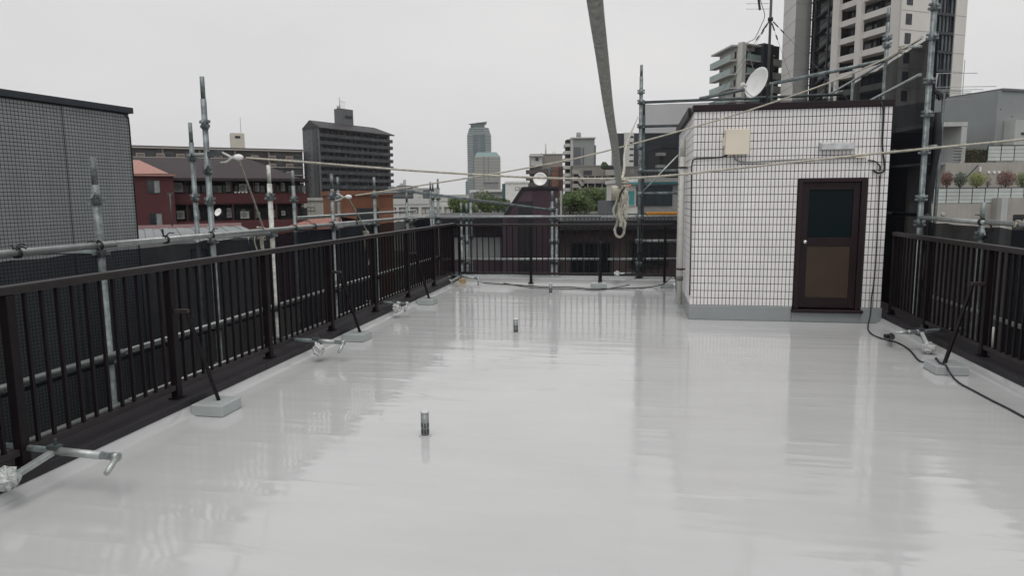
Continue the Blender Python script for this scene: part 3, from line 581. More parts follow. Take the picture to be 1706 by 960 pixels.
rope('slanting white rope from the far pulley down behind the left railing', [c2 - UPV * 0.03, c2.lerp(g2, 0.5), g2 + UPV * 0.02], 0.0088)
def knot(label, c, r, n, turns, wid, hgt, mat=ROPE, cat='knot', tails=2, tl=0.2):
    rn = random.Random(n); m = MB(); P = []
    for k in range(turns * 8):
        a = k * math.pi / 4; P.append(c + right0 * math.cos(a) * wid * rn.uniform(0.8, 1.1) + fwd0 * math.sin(a) * wid * rn.uniform(0.8, 1.1) + UPV * (hgt * (k / (turns * 8) - 0.5) + rn.uniform(-.006, .006)))
    m.tube(curve_pts(P, 0.012), r, 7, True, 3, 100)
    for k in range(tails):
        q = c + right0 * rn.uniform(-wid, wid) - fwd0 * wid * 0.8
        m.tube(curve_pts([q, q + UPV * -tl * .4 + right0 * rn.uniform(-.03, .03), q + UPV * -tl + right0 * rn.uniform(-.05, .05)], 0.012), r * 0.9, 7, True, 3, 100)
    return tag(obj('rope_knot', m, mat), label, cat)
knot('rope lashing wound round the pale post by the left railing', g1 + Vector((-0.05, 0.02, -0.03)), 0.008, 3, 5, 0.045, 0.16, tails=4, tl=0.25)
knot('small rope knot tied behind the left railing below the far pulley', g2 + Vector((0, 0, -0.04)), 0.008, 5, 3, 0.05, 0.10, tails=2, tl=0.5)
knot('white rope hitch near the tall right post', on(f2, 1502, 82), 0.008, 8, 3, 0.03, 0.10, tails=1, tl=0.06)
# the thick near rope, its knot and the bundle hanging from it
k0 = aD(1036, 306, 3.4)
rope('thick fuzzy grey rope slanting down close to the viewer from above', [aD(969, -120, 1.05), aD(988, -20, 1.22), aD(996, 40, 1.4), aD(1004, 100, 1.65), aD(1014, 180, 2.1), aD(1025, 250, 2.7), k0 - right0 * 0.015], 0.0138, ROPEF, 0.003, 4, 115.0, seg=20, amp=0.075)
tpz = aY(1063, 195, 13.66); rope('thin white rope running from the tall pole to the hanging knot', [k0 + UPV * 0.02, aD(1040, 280, 3.7), aD(1046, 235, 5.5), tpz + Vector((0.0, -0.03, 0))], 0.0065)
bundle = thing('rope_bundle', 'knotted bundle of pale rope hanging in mid-air before the far railing', 'rope bundle', aD(1034, 400, 3.4))
rn = random.Random(11); m = MB(); P = []
for k in range(34):
    a = k * 0.8; P.append(k0 + right0 * math.cos(a) * 0.020 * rn.uniform(.6, 1.2) + fwd0 * math.sin(a) * 0.02 + UPV * (0.025 - 0.055 * k / 34 + rn.uniform(-.004, .004)) + right0 * 0.008)
obj('knot', MB().tube(curve_pts(P, 0.006), 0.0062, 7, True, 3, 130), ROPE, bundle)
for k in range(12):
    x0 = rn.uniform(-0.020, 0.020); y0_ = rn.uniform(-0.02, 0.02); top = k0 + right0 * x0 + fwd0 * y0_ - UPV * 0.03; ln = rn.uniform(0.08, 0.19); P = []
    for j in range(8): P.append(top + right0 * (rn.uniform(-.006, .006) + 0.006 * math.sin(j + k)) - UPV * ln * j / 7 + fwd0 * rn.uniform(-.006, .006))
    obj('strand', MB().tube(curve_pts(P, 0.007), 0.0075, 7, True, 3, 130), ROPE, bundle)
lc = aD(1033, 384, 3.4); P = [k0 - UPV * 0.12 + right0 * 0.012, lc + right0 * 0.016 + UPV * 0.06]
for j in range(11): a = math.pi / 2 - j * 0.57; P.append(lc + right0 * math.cos(a) * 0.022 + UPV * math.sin(a) * 0.034 + fwd0 * 0.003 * j)
P.append(lc - right0 * 0.004 + UPV * 0.1)
obj('end_loop', MB().tube(curve_pts(P, 0.007), 0.0062, 7, True, 3, 130), ROPE, bundle)
P = [k0 + right0 * -0.012 - UPV * 0.04, aD(1026, 340, 3.4), aD(1022, 350, 3.4), aD(1026, 362, 3.4), aD(1032, 345, 3.4)]
obj('side_loop', MB().tube(curve_pts(P, 0.007), 0.006, 7, True, 3, 130), ROPE, bundle)
obj('red_tape', MB().tube([k0 + right0 * 0.012 + UPV * -0.018, k0 + right0 * 0.045 - UPV * 0.008], [0.013, 0.006], 8), pmat('faded_red_tape', (0.42, 0.11, 0.06), 0.6), bundle)
obj('black_cord', MB().tube(curve_pts([k0 + right0 * 0.01 - UPV * 0.02 - fwd0 * 0.025, k0 - right0 * 0.012 - UPV * 0.05 - fwd0 * 0.025, k0 - right0 * 0.016 - UPV * 0.09 - fwd0 * 0.02], 0.01), 0.004, 6), BLACK, bundle)

# ================================================================== WALL-TIE JACKS OVER THE KERB
FOIL = pmat('crumpled_plastic_wrap', (0.55, 0.57, 0.56), 0.35, 0.2, 0.3, 40, 0.8, 90)
def blob(m, c, r, seed, flat=1.0):
    rn = random.Random(seed); i = len(m.v); nu, nv = 12, 8
    for a in range(nv + 1):
        th = math.pi * a / nv
        for b in range(nu):
            ph = 2 * math.pi * b / nu; q = r * rn.uniform(0.7, 1.12); m.v.append(c + Vector((math.sin(th) * math.cos(ph) * q, math.sin(th) * math.sin(ph) * q * flat, math.cos(th) * q)))
    for a in range(nv):
        for b in range(nu): m.f.append((i + a * nu + b, i + (a + 1) * nu + b, i + (a + 1) * nu + (b + 1) % nu, i + a * nu + (b + 1) % nu)); m.sm.append(False)
    return m
def jack(label, a, b, armdir, armlen, seed, foil=True, hdir=None, mf=0.42):
    a = Vector(a); b = Vector(b); d = (b - a).normalized(); t = thing('wall_tie_jack', label, 'scaffold jack', (a + b) / 2 - UPV * 0.06, 'scaffold wall-tie jacks')
    obj('tube', MB().pipe(b, a, 0.021), STEEL, t); mid = a.lerp(b, mf); obj('sleeve', MB().tube([mid, b - d * 0.10], 0.0245, 12), STEELB, t)
    h = Vector(hdir or (0.25, -0.95, -0.35)).normalized(); obj('handle', MB().tube([b - h * 0.02, b + h * 0.14], 0.017, 10).tube([b - d * 0.03, b + d * 0.012], 0.027, 12), STEELB, t)
    ad = Vector(armdir).normalized(); p = mid + ad * 0.02; q = mid + ad * armlen
    arm = obj('lever_arm', MB().bar(p, q, 0.042, 0.03), STEELB, t, bevel=0.003); obj('clamp_bolt', MB().bar(mid + UPV * 0.02, mid + Vector((0.01, 0, 0.075)), 0.012, 0.012).bar(mid - d * 0.035 + UPV * 0.026, mid + d * 0.035 + UPV * 0.026, 0.05, 0.02), STEELD, t)
    obj('pad', MB().lathe(q + ad * 0.01, [(0.052, -0.014), (0.056, 0), (0.05, 0.014)], 16, ad), STEELB, t)
    if foil: obj('plastic_wrap', blob(MB(), q + ad * 0.025 + UPV * 0.015, 0.068, seed), FOIL, t)
    return t
p1 = aZ(195, 762, 0.22); p0 = aZ(45, 747, 0.24)
jack('galvanised scaffold jack with wrapped pad lying over the near left kerb', p0 + (p0 - p1) * 0.8, p1, (-0.05, -0.30, -0.075), 0.27, 3, mf=0.62)
p1 = aZ(573, 571, 0.20); p0 = aZ(488, 566, 0.22)
jack('scaffold jack with loosely wrapped pad, second along the left kerb', p0 + (p0 - p1) * 0.6, p1, (0.25, -0.3, -0.45), 0.10, 4, True, (-0.1, -0.8, -0.6), 0.66)
p1 = aZ(679, 506, 0.20); p0 = aZ(640, 504, 0.22)
jack('small wrapped scaffold jack on the left kerb near the far corner', p0 + (p0 - p1) * 0.8, p1, (0.2, -0.3, -0.4), 0.09, 5, True, (-0.1, -0.7, -0.7), 0.7)
p1 = aZ(797, 464, 0.18); p0 = aZ(757, 459, 0.20)
jack('scaffold jack lying in the far left corner of the roof', p0 + (p0 - p1) * 0.3, p1, (-0.5, -0.8, -0.3), 0.28, 6, False, (0, -.1, -1))
p1 = aZ(1513, 554, 0.20); p0 = aZ(1560, 551, 0.21)
jack('scaffold jack with white wrapped pad over the right kerb', p0 + (p0 - p1) * 1.0, p1, aZ(1546, 577, 0.06) - aZ(1533, 550, 0.20), 0.24, 7, True, (-1, -0.1, -0.05), 0.78)
c = aZ(769, 472, 0.01); tag(obj('wood_offcut', MB().box(c.x - 0.055, c.x + 0.07, c.y - 0.02, c.y + 0.07, 0.003, 0.10), pmat('pale_pine', (0.45, 0.31, 0.18), 0.7, 0, 0.2, 12), bevel=0.004), 'short pale wood block under the far corner jack', 'wood')
p = aX(1655, 545, 3.55); tag(obj('white_rod', MB().tube([(p.x, p.y, p.z), (p.x, p.y - .02, .14)], .011, 8), WHITE), 'short white rod standing behind the right railing', 'rod')
# cables along the far edge, a coil on the pole
fz = 0.012
tag(obj('floor_cable', MB().tube(curve_pts([aZ(*q, fz) for q in ((770, 468), (800, 471), (850, 474), (905, 478), (950, 478.5), (985, 481.5), (1015, 481), (1060, 480), (1085, 478))] + [aY(1105, 473, 13.1), aY(1118, 462, 13.38), Vector((0.72, 13.40, 0.20))], 0.03), 0.009, 6), BLACK), 'black cable lying along the far edge of the roof', 'cable')
tag(obj('floor_cable', MB().tube(curve_pts([aZ(*q, fz) for q in ((800, 463.5), (830, 470), (870, 477), (893, 480))] + [aZ(*q, fz) for q in ((960, 482), (1000, 483), (1040, 476), (1055, 473.5))], 0.03), 0.007, 6), BLACK), 'thin black cable looping before the far railing', 'cable')
m = MB(); cc = Vector((xp + 0.02, 13.60, 0.42))
for k in range(4): m.tube([cc + Vector((0.09 * math.cos(a) * (1 + .15 * k), -0.01 * k - 0.03, 0.20 * math.sin(a) * (1 + .06 * k))) for a in [j * 0.35 for j in range(19)]], 0.006, 5)
tag(obj('cable_coil', m, BLACK), 'black cable coiled at the foot of the tall pole', 'cable')
c = aY(1028, 456, 13.36); jt = thing('pole_jack', 'wrapped jack pad sticking out by the foot of the tall pole', 'scaffold jack', c)
obj('tube', MB().tube([c, Vector((xp - 0.04, 13.60, c.z - 0.01))], 0.017, 10), STEELB, jt); obj('plastic_wrap', blob(MB(), c, 0.06, 9), FOIL, jt)
tag(obj('corner_pipe', MB().tube([aZ(1132, 487, 0.02), aY(1124, 458, 13.0)], 0.016, 8), BLACK), 'thin black rod leaning in the corner beside the drain pipe', 'rod')

# ================================================================== THE TOWN AROUND
FRM = pmat('dark_window_frame', (0.03, 0.03, 0.033), 0.5); FRW = pmat('pale_window_frame', (0.5, 0.51, 0.5), 0.5)
CONC = pmat('pale_concrete', (0.48, 0.48, 0.455), 0.85, 0, 0.12, 0.8, streak=0.08); DARKIN = pmat('dark_interior', (0.02, 0.021, 0.023), 0.8, 0, 0.4, 0.6)
def rect(fr, x0, y0, x1, y1, n=0.0):
    a, zt = fr.hit(x0, y0, n); b, zb = fr.hit(x1, y1, n); return a, b, zb, zt
def win(t, fr, r, n=0.02, fm=FRM, gm=GLASSF, mull=1, b=None, rails=0, name='window', curt=False):
    s0, s1, z0, z1 = r; b = b or (s1 - s0) * 0.05
    m = MB().fb(fr, s0, s1, n - 0.06, n, z0, z0 + b).fb(fr, s0, s1, n - 0.06, n, z1 - b, z1).fb(fr, s0, s0 + b, n - 0.06, n, z0 + b, z1 - b).fb(fr, s1 - b, s1, n - 0.06, n, z0 + b, z1 - b)
    for k in range(mull): c = s0 + (s1 - s0) * (k + 1) / (mull + 1); m.fb(fr, c - b * .5, c + b * .5, n - 0.05, n - 0.005, z0 + b, z1 - b)
    for k in range(rails): c = z0 + (z1 - z0) * (k + 1) / (rails + 1); m.fb(fr, s0 + b, s1 - b, n - 0.05, n - 0.007, c - b * .4, c + b * .4)
    w = obj(name, m, fm, t); obj('pane', MB().fb(fr, s0 + b, s1 - b, n - 0.055, n - 0.035, z0 + b, z1 - b), gm, w)
    if curt: c = (s0 + s1) / 2; obj('curtain', MB().fb(fr, c + b, s1 - b, n - 0.034, n - 0.031, z0 + b, z1 - b), CURT, w)
    return w
def body(t, fr, s0, s1, depth, z0, z1, mat, n=0.0, name='wall'): return obj(name, MB().fb(fr, s0, s1, n - depth, n, z0, z1), mat, t)
def FP(x0, x1, d): return FD(x0, d, x1, d)
def bld(name, label, fr, cat='building', group=None): p = fr.pt(fr.L / 2, -1, GROUND); return thing(name, label, cat, p, group)

# ---- grey mosaic-tiled building at the left
fg1 = FD(-160, 7.95, 225, 11.0); t = bld('tiled_building', 'grey mosaic-tiled windowless building at the left edge', fg1)
GT = pmat('grey_mosaic_tile', (0.295, 0.32, 0.32), 0.4, 0, 0.10, 0.7, streak=0.12); GJ = pmat('dark_mosaic_joint', (0.055, 0.06, 0.062), 0.9)
sT, zT = fg1.hit(225, 190); L1 = fg1.L
body(t, fg1, -3, L1, 7, GROUND, zT - 0.005, GJ)
obj('roof_coping', MB().fb(fg1, -3.05, L1 + 0.05, -7.05, 0.05, zT - 0.004, zT + 0.085), pmat('blue_black_coping', (0.013, 0.02, 0.026), 0.4), t)
m = MB(); P = 0.0505; nx = int((L1 + 0.6) / P); sj = fg1.hit(112, 300)[0]
for i in range(nx):
    s1 = L1 - i * P - 0.004
    for j in range(int((zT + 3.2) / P)):
        z1 = zT - 0.03 - j * P; q = random.uniform(0.004, 0.0055)
        m.v += [fg1.pt(s1 - P + .008, 0, z1 - P + .008), fg1.pt(s1, 0, z1 - P + .008), fg1.pt(s1, 0, z1), fg1.pt(s1 - P + .008, 0, z1)] + [fg1.pt(s1 - P + .010, q, z1 - P + .010), fg1.pt(s1 - .002, q, z1 - P + .010), fg1.pt(s1 - .002, q, z1 - .002), fg1.pt(s1 - P + .010, q, z1 - .002)]
        k = len(m.v) - 8; m.f += [(k, k + 1, k + 5, k + 4), (k + 1, k + 2, k + 6, k + 5), (k + 2, k + 3, k + 7, k + 6), (k + 3, k, k + 4, k + 7), (k + 4, k + 5, k + 6, k + 7)]; m.sm += [False] * 5
tag(obj('mosaic_tiles', m, GT, t), kind='stuff')
obj('expansion_joint', MB().fb(fg1, sj, sj + .016, 0, .0062, -3.2, zT - .006), GJ, t)
obj('corner_cable', MB().tube([fg1.pt(L1 - 0.10, 0.015, zT - 0.02), fg1.pt(L1 - 0.02, 0.015, zT - 0.07), fg1.pt(L1 - .012, 0.015, zT - 0.2), fg1.pt(L1 - .012, 0.015, -2)], 0.009, 6), BLACK, t)

# ---- low building with grey sheet roof beyond it
f = FP(236, 440, 19); t = bld('low_building', 'low building with flat grey sheet roof below the maroon flats', f)
GR = pmat('grey_sheet_roof', (0.17, 0.185, 0.19), 0.55, 0.1, 0.15, 0.6); zr = 0.62
LA = [aD(220, 300, 19), aD(446, 300, 19), aD(397, 300, 29.5), aD(220, 300, 27)]
obj('wall', MB().prism([(p.x, p.y) for p in LA], GROUND, zr - 0.06), pmat('dim_grey_render', (0.20, 0.20, 0.20), 0.85, streak=0.2), t)
for k in range(14):
    a = LA[0].lerp(LA[1], k / 14); b = LA[0].lerp(LA[1], (k + 0.96) / 14); c = LA[3].lerp(LA[2], (k + 0.96) / 14); d = LA[3].lerp(LA[2], k / 14)
    obj('roof_sheet', MB().prism([(p.x, p.y) for p in (a, b, c, d)], zr - 0.055, zr + 0.0 + (k % 2) * 0.02), GR, t)
m = MB().bar(Vector((LA[3].x, LA[3].y, zr + 0.06)), Vector((LA[2].x, LA[2].y, zr + 0.06)), 0.12, 0.16); obj('ridge_flashing', m, pmat('pink_flashing', (0.33, 0.2, 0.2), 0.6), t)
win(t, f, rect(f, 318, 415, 347, 446), 0.03, mull=1)

# ---- maroon flats
f = FD(228, 66.5, 512, 73.5); t = bld('maroon_flats', 'maroon rendered flats with dark hipped roof and two balcony rows', f)
MAR = pmat('maroon_render', (0.078, 0.018, 0.021), 0.8, 0, 0.14, 0.4, streak=0.12); MRF = pmat('dark_maroon_roof', (0.019, 0.0095, 0.0125), 0.6, 0, 0.15, 0.5); PNK = pmat('pink_wing_sheet', (0.33, 0.175, 0.145), 0.7)  # the wing roof sheet is pink in itself
S = lambda px, py=330, n=0.0: f.hit(px, py, n)[0]
Z = lambda px, py, n=0.0: f.hit(px, py, n)[1]
sA, sB, sC = S(190), S(291), S(512); ze = Z(400, 297)
body(t, f, sA, sB, 12, GROUND, Z(260, 293), MAR, 1.2)
bl = body(t, f, sB, sC - 0.4, 9, GROUND, ze, DARKIN, -1.6, 'recess_wall')
rows = [(322, 340), (367, 392)]
for k, (a, b) in enumerate(rows):
    obj('balcony', MB().fb(f, sB + 0.01, sC, -1.5, -0.05, Z(400, b), Z(400, b) + 0.14).fb(f, sB + 0.01, sC, -0.15, 0.0, Z(400, b) + 0.14, Z(400, a)), MAR, t)
obj('lower_wall', MB().fb(f, sB + 0.01, sC, -8, -0.06, GROUND, Z(400, 393)), MAR, t)
for k in range(6):
    s = sB + (sC - sB) * (k + 0.5) / 6
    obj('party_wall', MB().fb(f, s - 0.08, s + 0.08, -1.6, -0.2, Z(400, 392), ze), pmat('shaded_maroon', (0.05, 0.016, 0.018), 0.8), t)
rndm = random.Random(5)
for k in range(12):
    for (a, b) in ((304, 321), (344, 366)):
        s = sB + (sC - sB) * (k + 0.25 + rndm.uniform(0, .15)) / 12
        win(t, f, (s, s + 0.95, Z(400, b), Z(400, a) - 0.25), -1.52, curt=rndm.random() < 0.5)
for q in ((244, 300, 268, 322), (248, 355, 272, 377)): win(t, f, rect(f, *q, 1.2), 1.25, curt=True)
# roof: long hipped slope, and the lighter wing roof
e0, e1_, rd = f.pt(sB - 3.0, 0.7, ze), f.pt(S(513), 0.7, Z(505, 303)), None
r0, r1 = f.pt(S(228, 300, -5), -5, Z(240, 262, -5)), f.pt(S(420, 300, -5), -5, Z(420, 266, -5))
m = MB().face([e0, e1_, r1, r0]).face([e1_, f.pt(S(513), -9, Z(505, 303)), r1]).face([f.pt(S(513), -9.5, ze), f.pt(sA, -9.5, ze), f.pt(sA, -5, r0.z), r1]).face([f.pt(sA, 0.7, ze), e0, r0, f.pt(sA, -5, r0.z)])
m.fb(f, sB - 3.0, S(513), 0.5, 0.72, ze - 0.28, ze - 0.005); obj('roof', m, MRF, t)
m = MB().face([f.pt(sA, 1.5, Z(260, 291)), f.pt(S(284), 1.5, Z(284, 290)), f.pt(S(268), -1.0, Z(268, 281)), f.pt(S(234), -4, Z(234, 263)), f.pt(sA, -4, Z(234, 262))]); m.fb(f, sA, sB + 0.2, 1.2, 1.5, Z(260, 294), Z(260, 291) - 0.01); obj('wing_roof', m, PNK, t)
def aircon(f, px, py, w, h, n, label):
    s, z = f.hit(px, py, n); tt = thing('air_conditioner', label, 'air conditioner', f.pt(s, n - 0.15, z - h / 2), 'air conditioners on the maroon flats')
    obj('casing', MB().fb(f, s - w / 2, s + w / 2, n - 0.3, n, z - h / 2, z + h / 2), pmat('aged_white_casing', (.40, .40, .38), .6, 0, .15, 2), tt); obj('fan_grille', MB().lathe(f.pt(s - w * 0.1, n + 0.005, z), [(h * 0.36, 0), (h * 0.36, 0.03), (h * 0.3, 0.03)], 14, f.n), pmat('grille_grey', (0.2, 0.2, 0.2), 0.6), tt)
AC_ROWS = (('upper', ((297, 312, .8, .95), (380, 307, .42, .5), (380, 314.5, .42, .5), (405, 313, .75, .8), (428, 308, .4, .45), (428, 314.5, .4, .5), (453, 313, .5, .8), (471, 308, .36, .45), (471, 314, .36, .5))), ('lower', ((301, 358, .7, .8), (382, 351, .4, .5), (382, 358, .45, .55), (408, 358, .85, .75), (430, 358, .4, .6), (456, 356, .5, .75), (472, 355, .4, .5))))
for row, items in AC_ROWS:
    for k, (px, py, w, h) in enumerate(items): aircon(f, px, py, w, h, -0.75, 'pale air conditioner, %s from the left on the %s balcony of the maroon flats' % (ORD[k], row))
for k in range(4):
    p = f.hit(392 + k * 6, 320.5, -0.3); tag(obj('balcony_pot', MB().lathe(f.pt(p[0], -0.08, Z(400, 322) + 0.003), [(0.09, 0), (0.14, 0.16)], 10), WHITE), 'white pot, %s from the left on the maroon flats balcony edge' % ORD[k], 'pot', 'pots on the balcony edge')
def dish(label, c, r, face, mat=WHITE, pole=None, arm=True):
    face = Vector(face).normalized(); tt = thing('satellite_dish', label, 'satellite dish', pole or c)
    pr = [(r * k / 6, 0.22 * r * (k / 6) ** 2) for k in range(1, 7)]; pr = pr + [(r * 0.985, 0.22 * r - 0.0), (r * 0.6, 0.22 * r * 0.36 - 0.012), (0.02, -0.02)]
    d = obj('reflector', MB().lathe(c, [(0.004, 0.0)] + pr[:6] + [(r * 1.01, 0.205 * r), (r * 0.6, 0.04 * r), (0.02, -0.035 * r)], 28, face), mat, tt)
    if arm:
        dn = (Vector((0, 0, -1)) - face * face.dot(Vector((0, 0, -1)))).normalized(); a = c + dn * r * 0.9 + face * r * 0.15; b = c + face * r * 1.15 + dn * r * 0.45
        obj('feed_arm', MB().tube(curve_pts([a, a.lerp(b, .5) + dn * r * 0.12, b], 0.02), max(0.01, 0.045 * r), 8), mat, tt); obj('feed_horn', MB().tube([b + face * 0.05 * r, b - face * r * 0.18], [0.13 * r, 0.10 * r], 10).tube([b - face * r * 0.18, b - face * r * 0.34], 0.075 * r, 10), mat, tt)
    if pole: obj('mast', MB().tube([Vector(pole), Vector((pole[0], pole[1], c.z + 0.1 * r))], max(0.018, 0.08 * r), 8).bar(Vector((pole[0], pole[1], c.z)), c - face * 0.03 * r, 0.06 * r + .01, 0.06 * r + .01), STEELD, tt)
    return tt
c = aD(364, 354, 48); dish('small white dish half hidden by the tall scaffold post', c, 0.28, -fwd0 - right0 * 0.4 + UPV * .5, pole=(c.x + 0.15, c.y + 0.15, zr + 0.02), arm=False)
# thin roof aerials
def aerial(label, px, y0, y1, D, elems, r=0.02, z0=None, mat=STEELD):
    a = aD(px, y1, D); b = aD(px, y0, D); b.x, b.y = a.x, a.y; tt = thing('aerial', label, 'aerial', a); obj('mast', MB().tube([a, b], r, 6), mat, tt)
    for py, dx0, dx1 in elems:
        k = D / F_PX; z = aD(px, py, D).z; obj('element', MB().tube([Vector((a.x, a.y, z)) + right0 * dx0 * k, Vector((a.x, a.y, z)) + right0 * dx1 * k], r * 0.7, 5), mat, tt)
    return tt
aerial('thin tripod aerial standing on the low sheet roof', 287, 323, 377, 26, ((322.5, -5, 6), (326, -3, 4)), 0.03)

# ---- long beige flats behind
f = FD(150, 232, 507, 266); t = bld('beige_flats', 'long beige flats with brown balcony panels on the skyline', f)
BG = pmat('beige_brown_tile', (0.20, 0.165, 0.145), 0.8, 0, 0.15, 0.2); BGL = pmat('pale_beige_edge', (0.36, 0.34, 0.31), 0.8); BGP = pmat('brown_balcony_panel', (0.155, 0.11, 0.095), 0.7, 0, 0.15, 0.3)
s1, zt = f.hit(505, 249); FH = 2.92
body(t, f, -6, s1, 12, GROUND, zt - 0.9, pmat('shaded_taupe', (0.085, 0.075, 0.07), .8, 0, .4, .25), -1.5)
obj('roof_slab', MB().fb(f, -6, s1 + 0.3, -13, 0.2, zt - 0.9, zt - 0.5), BGL, t); obj('roof_parapet', MB().fb(f, -6, s1, -12.5, -0.2, zt - 0.5, zt), pmat('dark_coping_brown', (0.09, 0.075, 0.07), 0.8), t)
for k in range(7):
    z = zt - 0.9 - FH * (k + 1); obj('balcony_slab', MB().fb(f, -6, s1, -1.5, 0.15, z - 0.22, z), BGL, t); m = MB(); g2_ = MB(); w2 = MB(); rim = MB(); rn = random.Random(k)
    s = -4.0; q = 0
    while s < s1 - 1:
        wd = 2.6 if q % 2 == 0 else 3.6; wd = min(wd, s1 - s)
        if q % 2 == 0: m.fb(f, s + .2, s + wd - .2, 0.1, 0.2, z + .1, z + 1.0); rim.fb(f, s, s + wd, 0.0, 0.14, z, z + 1.2)
        else:
            for j in range(int(wd / 0.3)): g2_.fb(f, s + j * 0.3, s + j * 0.3 + 0.04, 0.04, 0.08, z, z + 1.1)
            g2_.fb(f, s, s + wd, 0.03, 0.09, z + 1.05, z + 1.1)
        if rn.random() < .85: w2.fb(f, s + 0.2, s + wd * 0.8, -1.5, -1.44, z + 0.02, z + 2.05)
        s += wd; q += 1
    obj('balcony_rim', rim, BGL, t); obj('balcony_panel', m, BGP, t); obj('balcony_rail', g2_, FRM, t); tag(obj('window_row', w2, GLASSF, t), kind='stuff')
    for j in range(6): s = s1 * j / 6 - 1.0; obj('pier', MB().fb(f, s, s + 0.5, -1.48, -0.1, z + 0.001, z + FH - 0.23), BG, t)
sp, zp = f.hit(386, 243, -3); sq, zq = f.hit(407, 222, -3)
ph = obj('lift_tower', MB().fb(f, sp, sq, -7, -3, zt, zq), pmat('cream_render', (0.55, 0.52, 0.45), 0.8), t); obj('opening', MB().fb(f, sp + 1.3, sp + 3.2, -3.0, -2.96, zq - 1.9, zq - 1.0), DARKIN, ph); obj('mast', MB().tube([f.pt(sq - 1, -4, zq), f.pt(sq - 1, -4, zq + 6)], 0.07, 5), STEELD, ph)
# ---- dark high-rise flats
f = FD(537, 262, 657, 296); t = bld('dark_flats', 'dark charcoal high-rise flats with ten balcony rows and gable end', f)
DK = pmat('charcoal_wall', (0.062, 0.066, 0.072), 0.8, 0, 0.15, 0.2); DKG = pmat('grey_gable_tile', (0.115, 0.12, 0.125), 0.8, 0, 0.1, 0.3); DKB = pmat('smoked_balcony', (0.030, 0.034, 0.040), 0.45, 0, 0.35, 0.5)
zt = f.hit(538, 210)[1]; L = f.L; ga = aD(510, 330, 272); gn = (Vector((ga.x, ga.y, 0)) - f.O); gl = gn.length; gn.normalize()
pl = [f.O, f.pt(L, 0, 0), f.pt(L, 0, 0) + gn * gl, f.O + gn * gl]
ins = f.n * -1.6
obj('wall', MB().prism([(p.x, p.y) for p in (f.O + ins, f.pt(L, 0, 0) + ins, pl[2], pl[3])], GROUND, zt - 0.2), DK, t)
obj('gable_wall', MB().prism([(p.x, p.y) for p in (f.O - f.u * 0.3, f.O, pl[3], pl[3] - f.u * 0.3)], GROUND, zt), DKG, t)
gf = Frame(pl[3] - f.u * 0.3, f.O - f.u * 0.3)
a, b = pl[3] - f.u * 0.7, f.O - f.u * 0.7; mid = (a + b) / 2; pk = 2.6
up = lambda p, z: Vector((p.x, p.y, z))
m = MB().face([up(a, zt - .3), up(b, zt - .3), up(mid, zt + pk)]).face([up(b + f.n * .8, zt - .6), up(f.pt(L + .5, .8, 0), zt - .6), up(mid + f.u * (L - 5), zt + pk), up(mid, zt + pk)]).face([up(f.pt(L + .5, .8, 0), zt - .6), up(pl[2] + f.u * .5, zt - .3), up(mid + f.u * (L - 5), zt + pk)]).face([up(a, zt - .3), up(mid, zt + pk), up(mid + f.u * (L - 5), zt + pk), up(pl[2] + f.u * .5, zt - .3)])
m.fb(f, -0.5, L + .5, -.4, .8, zt - .95, zt - .61); obj('roof', m, pmat('dark_roof_sheet', (0.028, 0.026, 0.03), 0.6), t)
for k in range(12):
    z = zt - 0.95 - 2.77 * (k + 1); rn = random.Random(k + 50)
    obj('balcony', MB().fb(f, 0, L, -1.6, 0.05, z - 0.22, z).fb(f, 0, L, -0.08, 0.05, z, z + 1.12), DKB, t)
    w2 = MB(); w3 = MB()
    for j in range(26):
        s = L * (j + 0.2) / 26
        (w3 if rn.random() < 0.18 else w2).fb(f, s, s + L / 26 * 0.62, -1.6, -1.54, z + 0.02, z + 2.0)
        if j % 2 == 0: w2.fb(f, s - 0.35, s - 0.25, -1.5, -0.1, z, z + 2.4)
    for j in range(60):
        if rn.random() < 0.5: s = L * (j + .3) / 60; w3.fb(f, s, s + rn.uniform(.1, .3), 0.052, 0.06, z + 0.1, z + 1.0) if rn.random() < .25 else w2.fb(f, s, s + .12, 0.052, 0.06, z + 0.05, z + 1.05)
    tag(obj('window_row', w2, GLASSF, t), kind='stuff'); obj('pale_curtain', w3, pmat('dim_curtain', (0.13, 0.14, 0.15), 0.5), t)  # paler grey curtains and balcony pieces
    for s in (gl * 0.35, gl * 0.70): obj('gable_window', MB().fb(gf, s, s + 0.75, -0.02, 0.04, z + 0.9, z + 1.9), FRM, t)
    obj('gable_joint', MB().fb(gf, 0, gl, 0.0, 0.02, z - 0.06, z), FRM, t)
s0, _ = f.hit(569, 200, -6); s1, z1 = f.hit(588, 183, -6)
lt_ = obj('lift_tower', MB().fb(f, s0, s1, -10, -6, zt, z1), DKG, t); obj('opening', MB().fb(f, s0 + 2, s1 - .6, -6, -5.95, z1 - 3.8, z1 - 2.6), DARKIN, lt_); obj('mast', MB().tube([f.pt(s0 + 1.3, -8, z1), f.pt(s0 + 1.3, -8, z1 + 4.6)], 0.22, 6), CONC, lt_); obj('drum', MB().lathe(f.pt(s0 + .3, -8, z1), [(.5, 0), (.5, 1.2)], 10), CONC, lt_)
for k, dx in enumerate((2.5, 3.6)): obj('aerial', MB().tube([f.pt(s0 + dx, -8, z1), f.pt(s0 + dx, -8, z1 + 3.2)], 0.05, 5).tube([f.pt(s0 + dx - .9, -8, z1 + 3), f.pt(s0 + dx + .9, -8, z1 + 3)], 0.05, 5), STEELD, lt_)

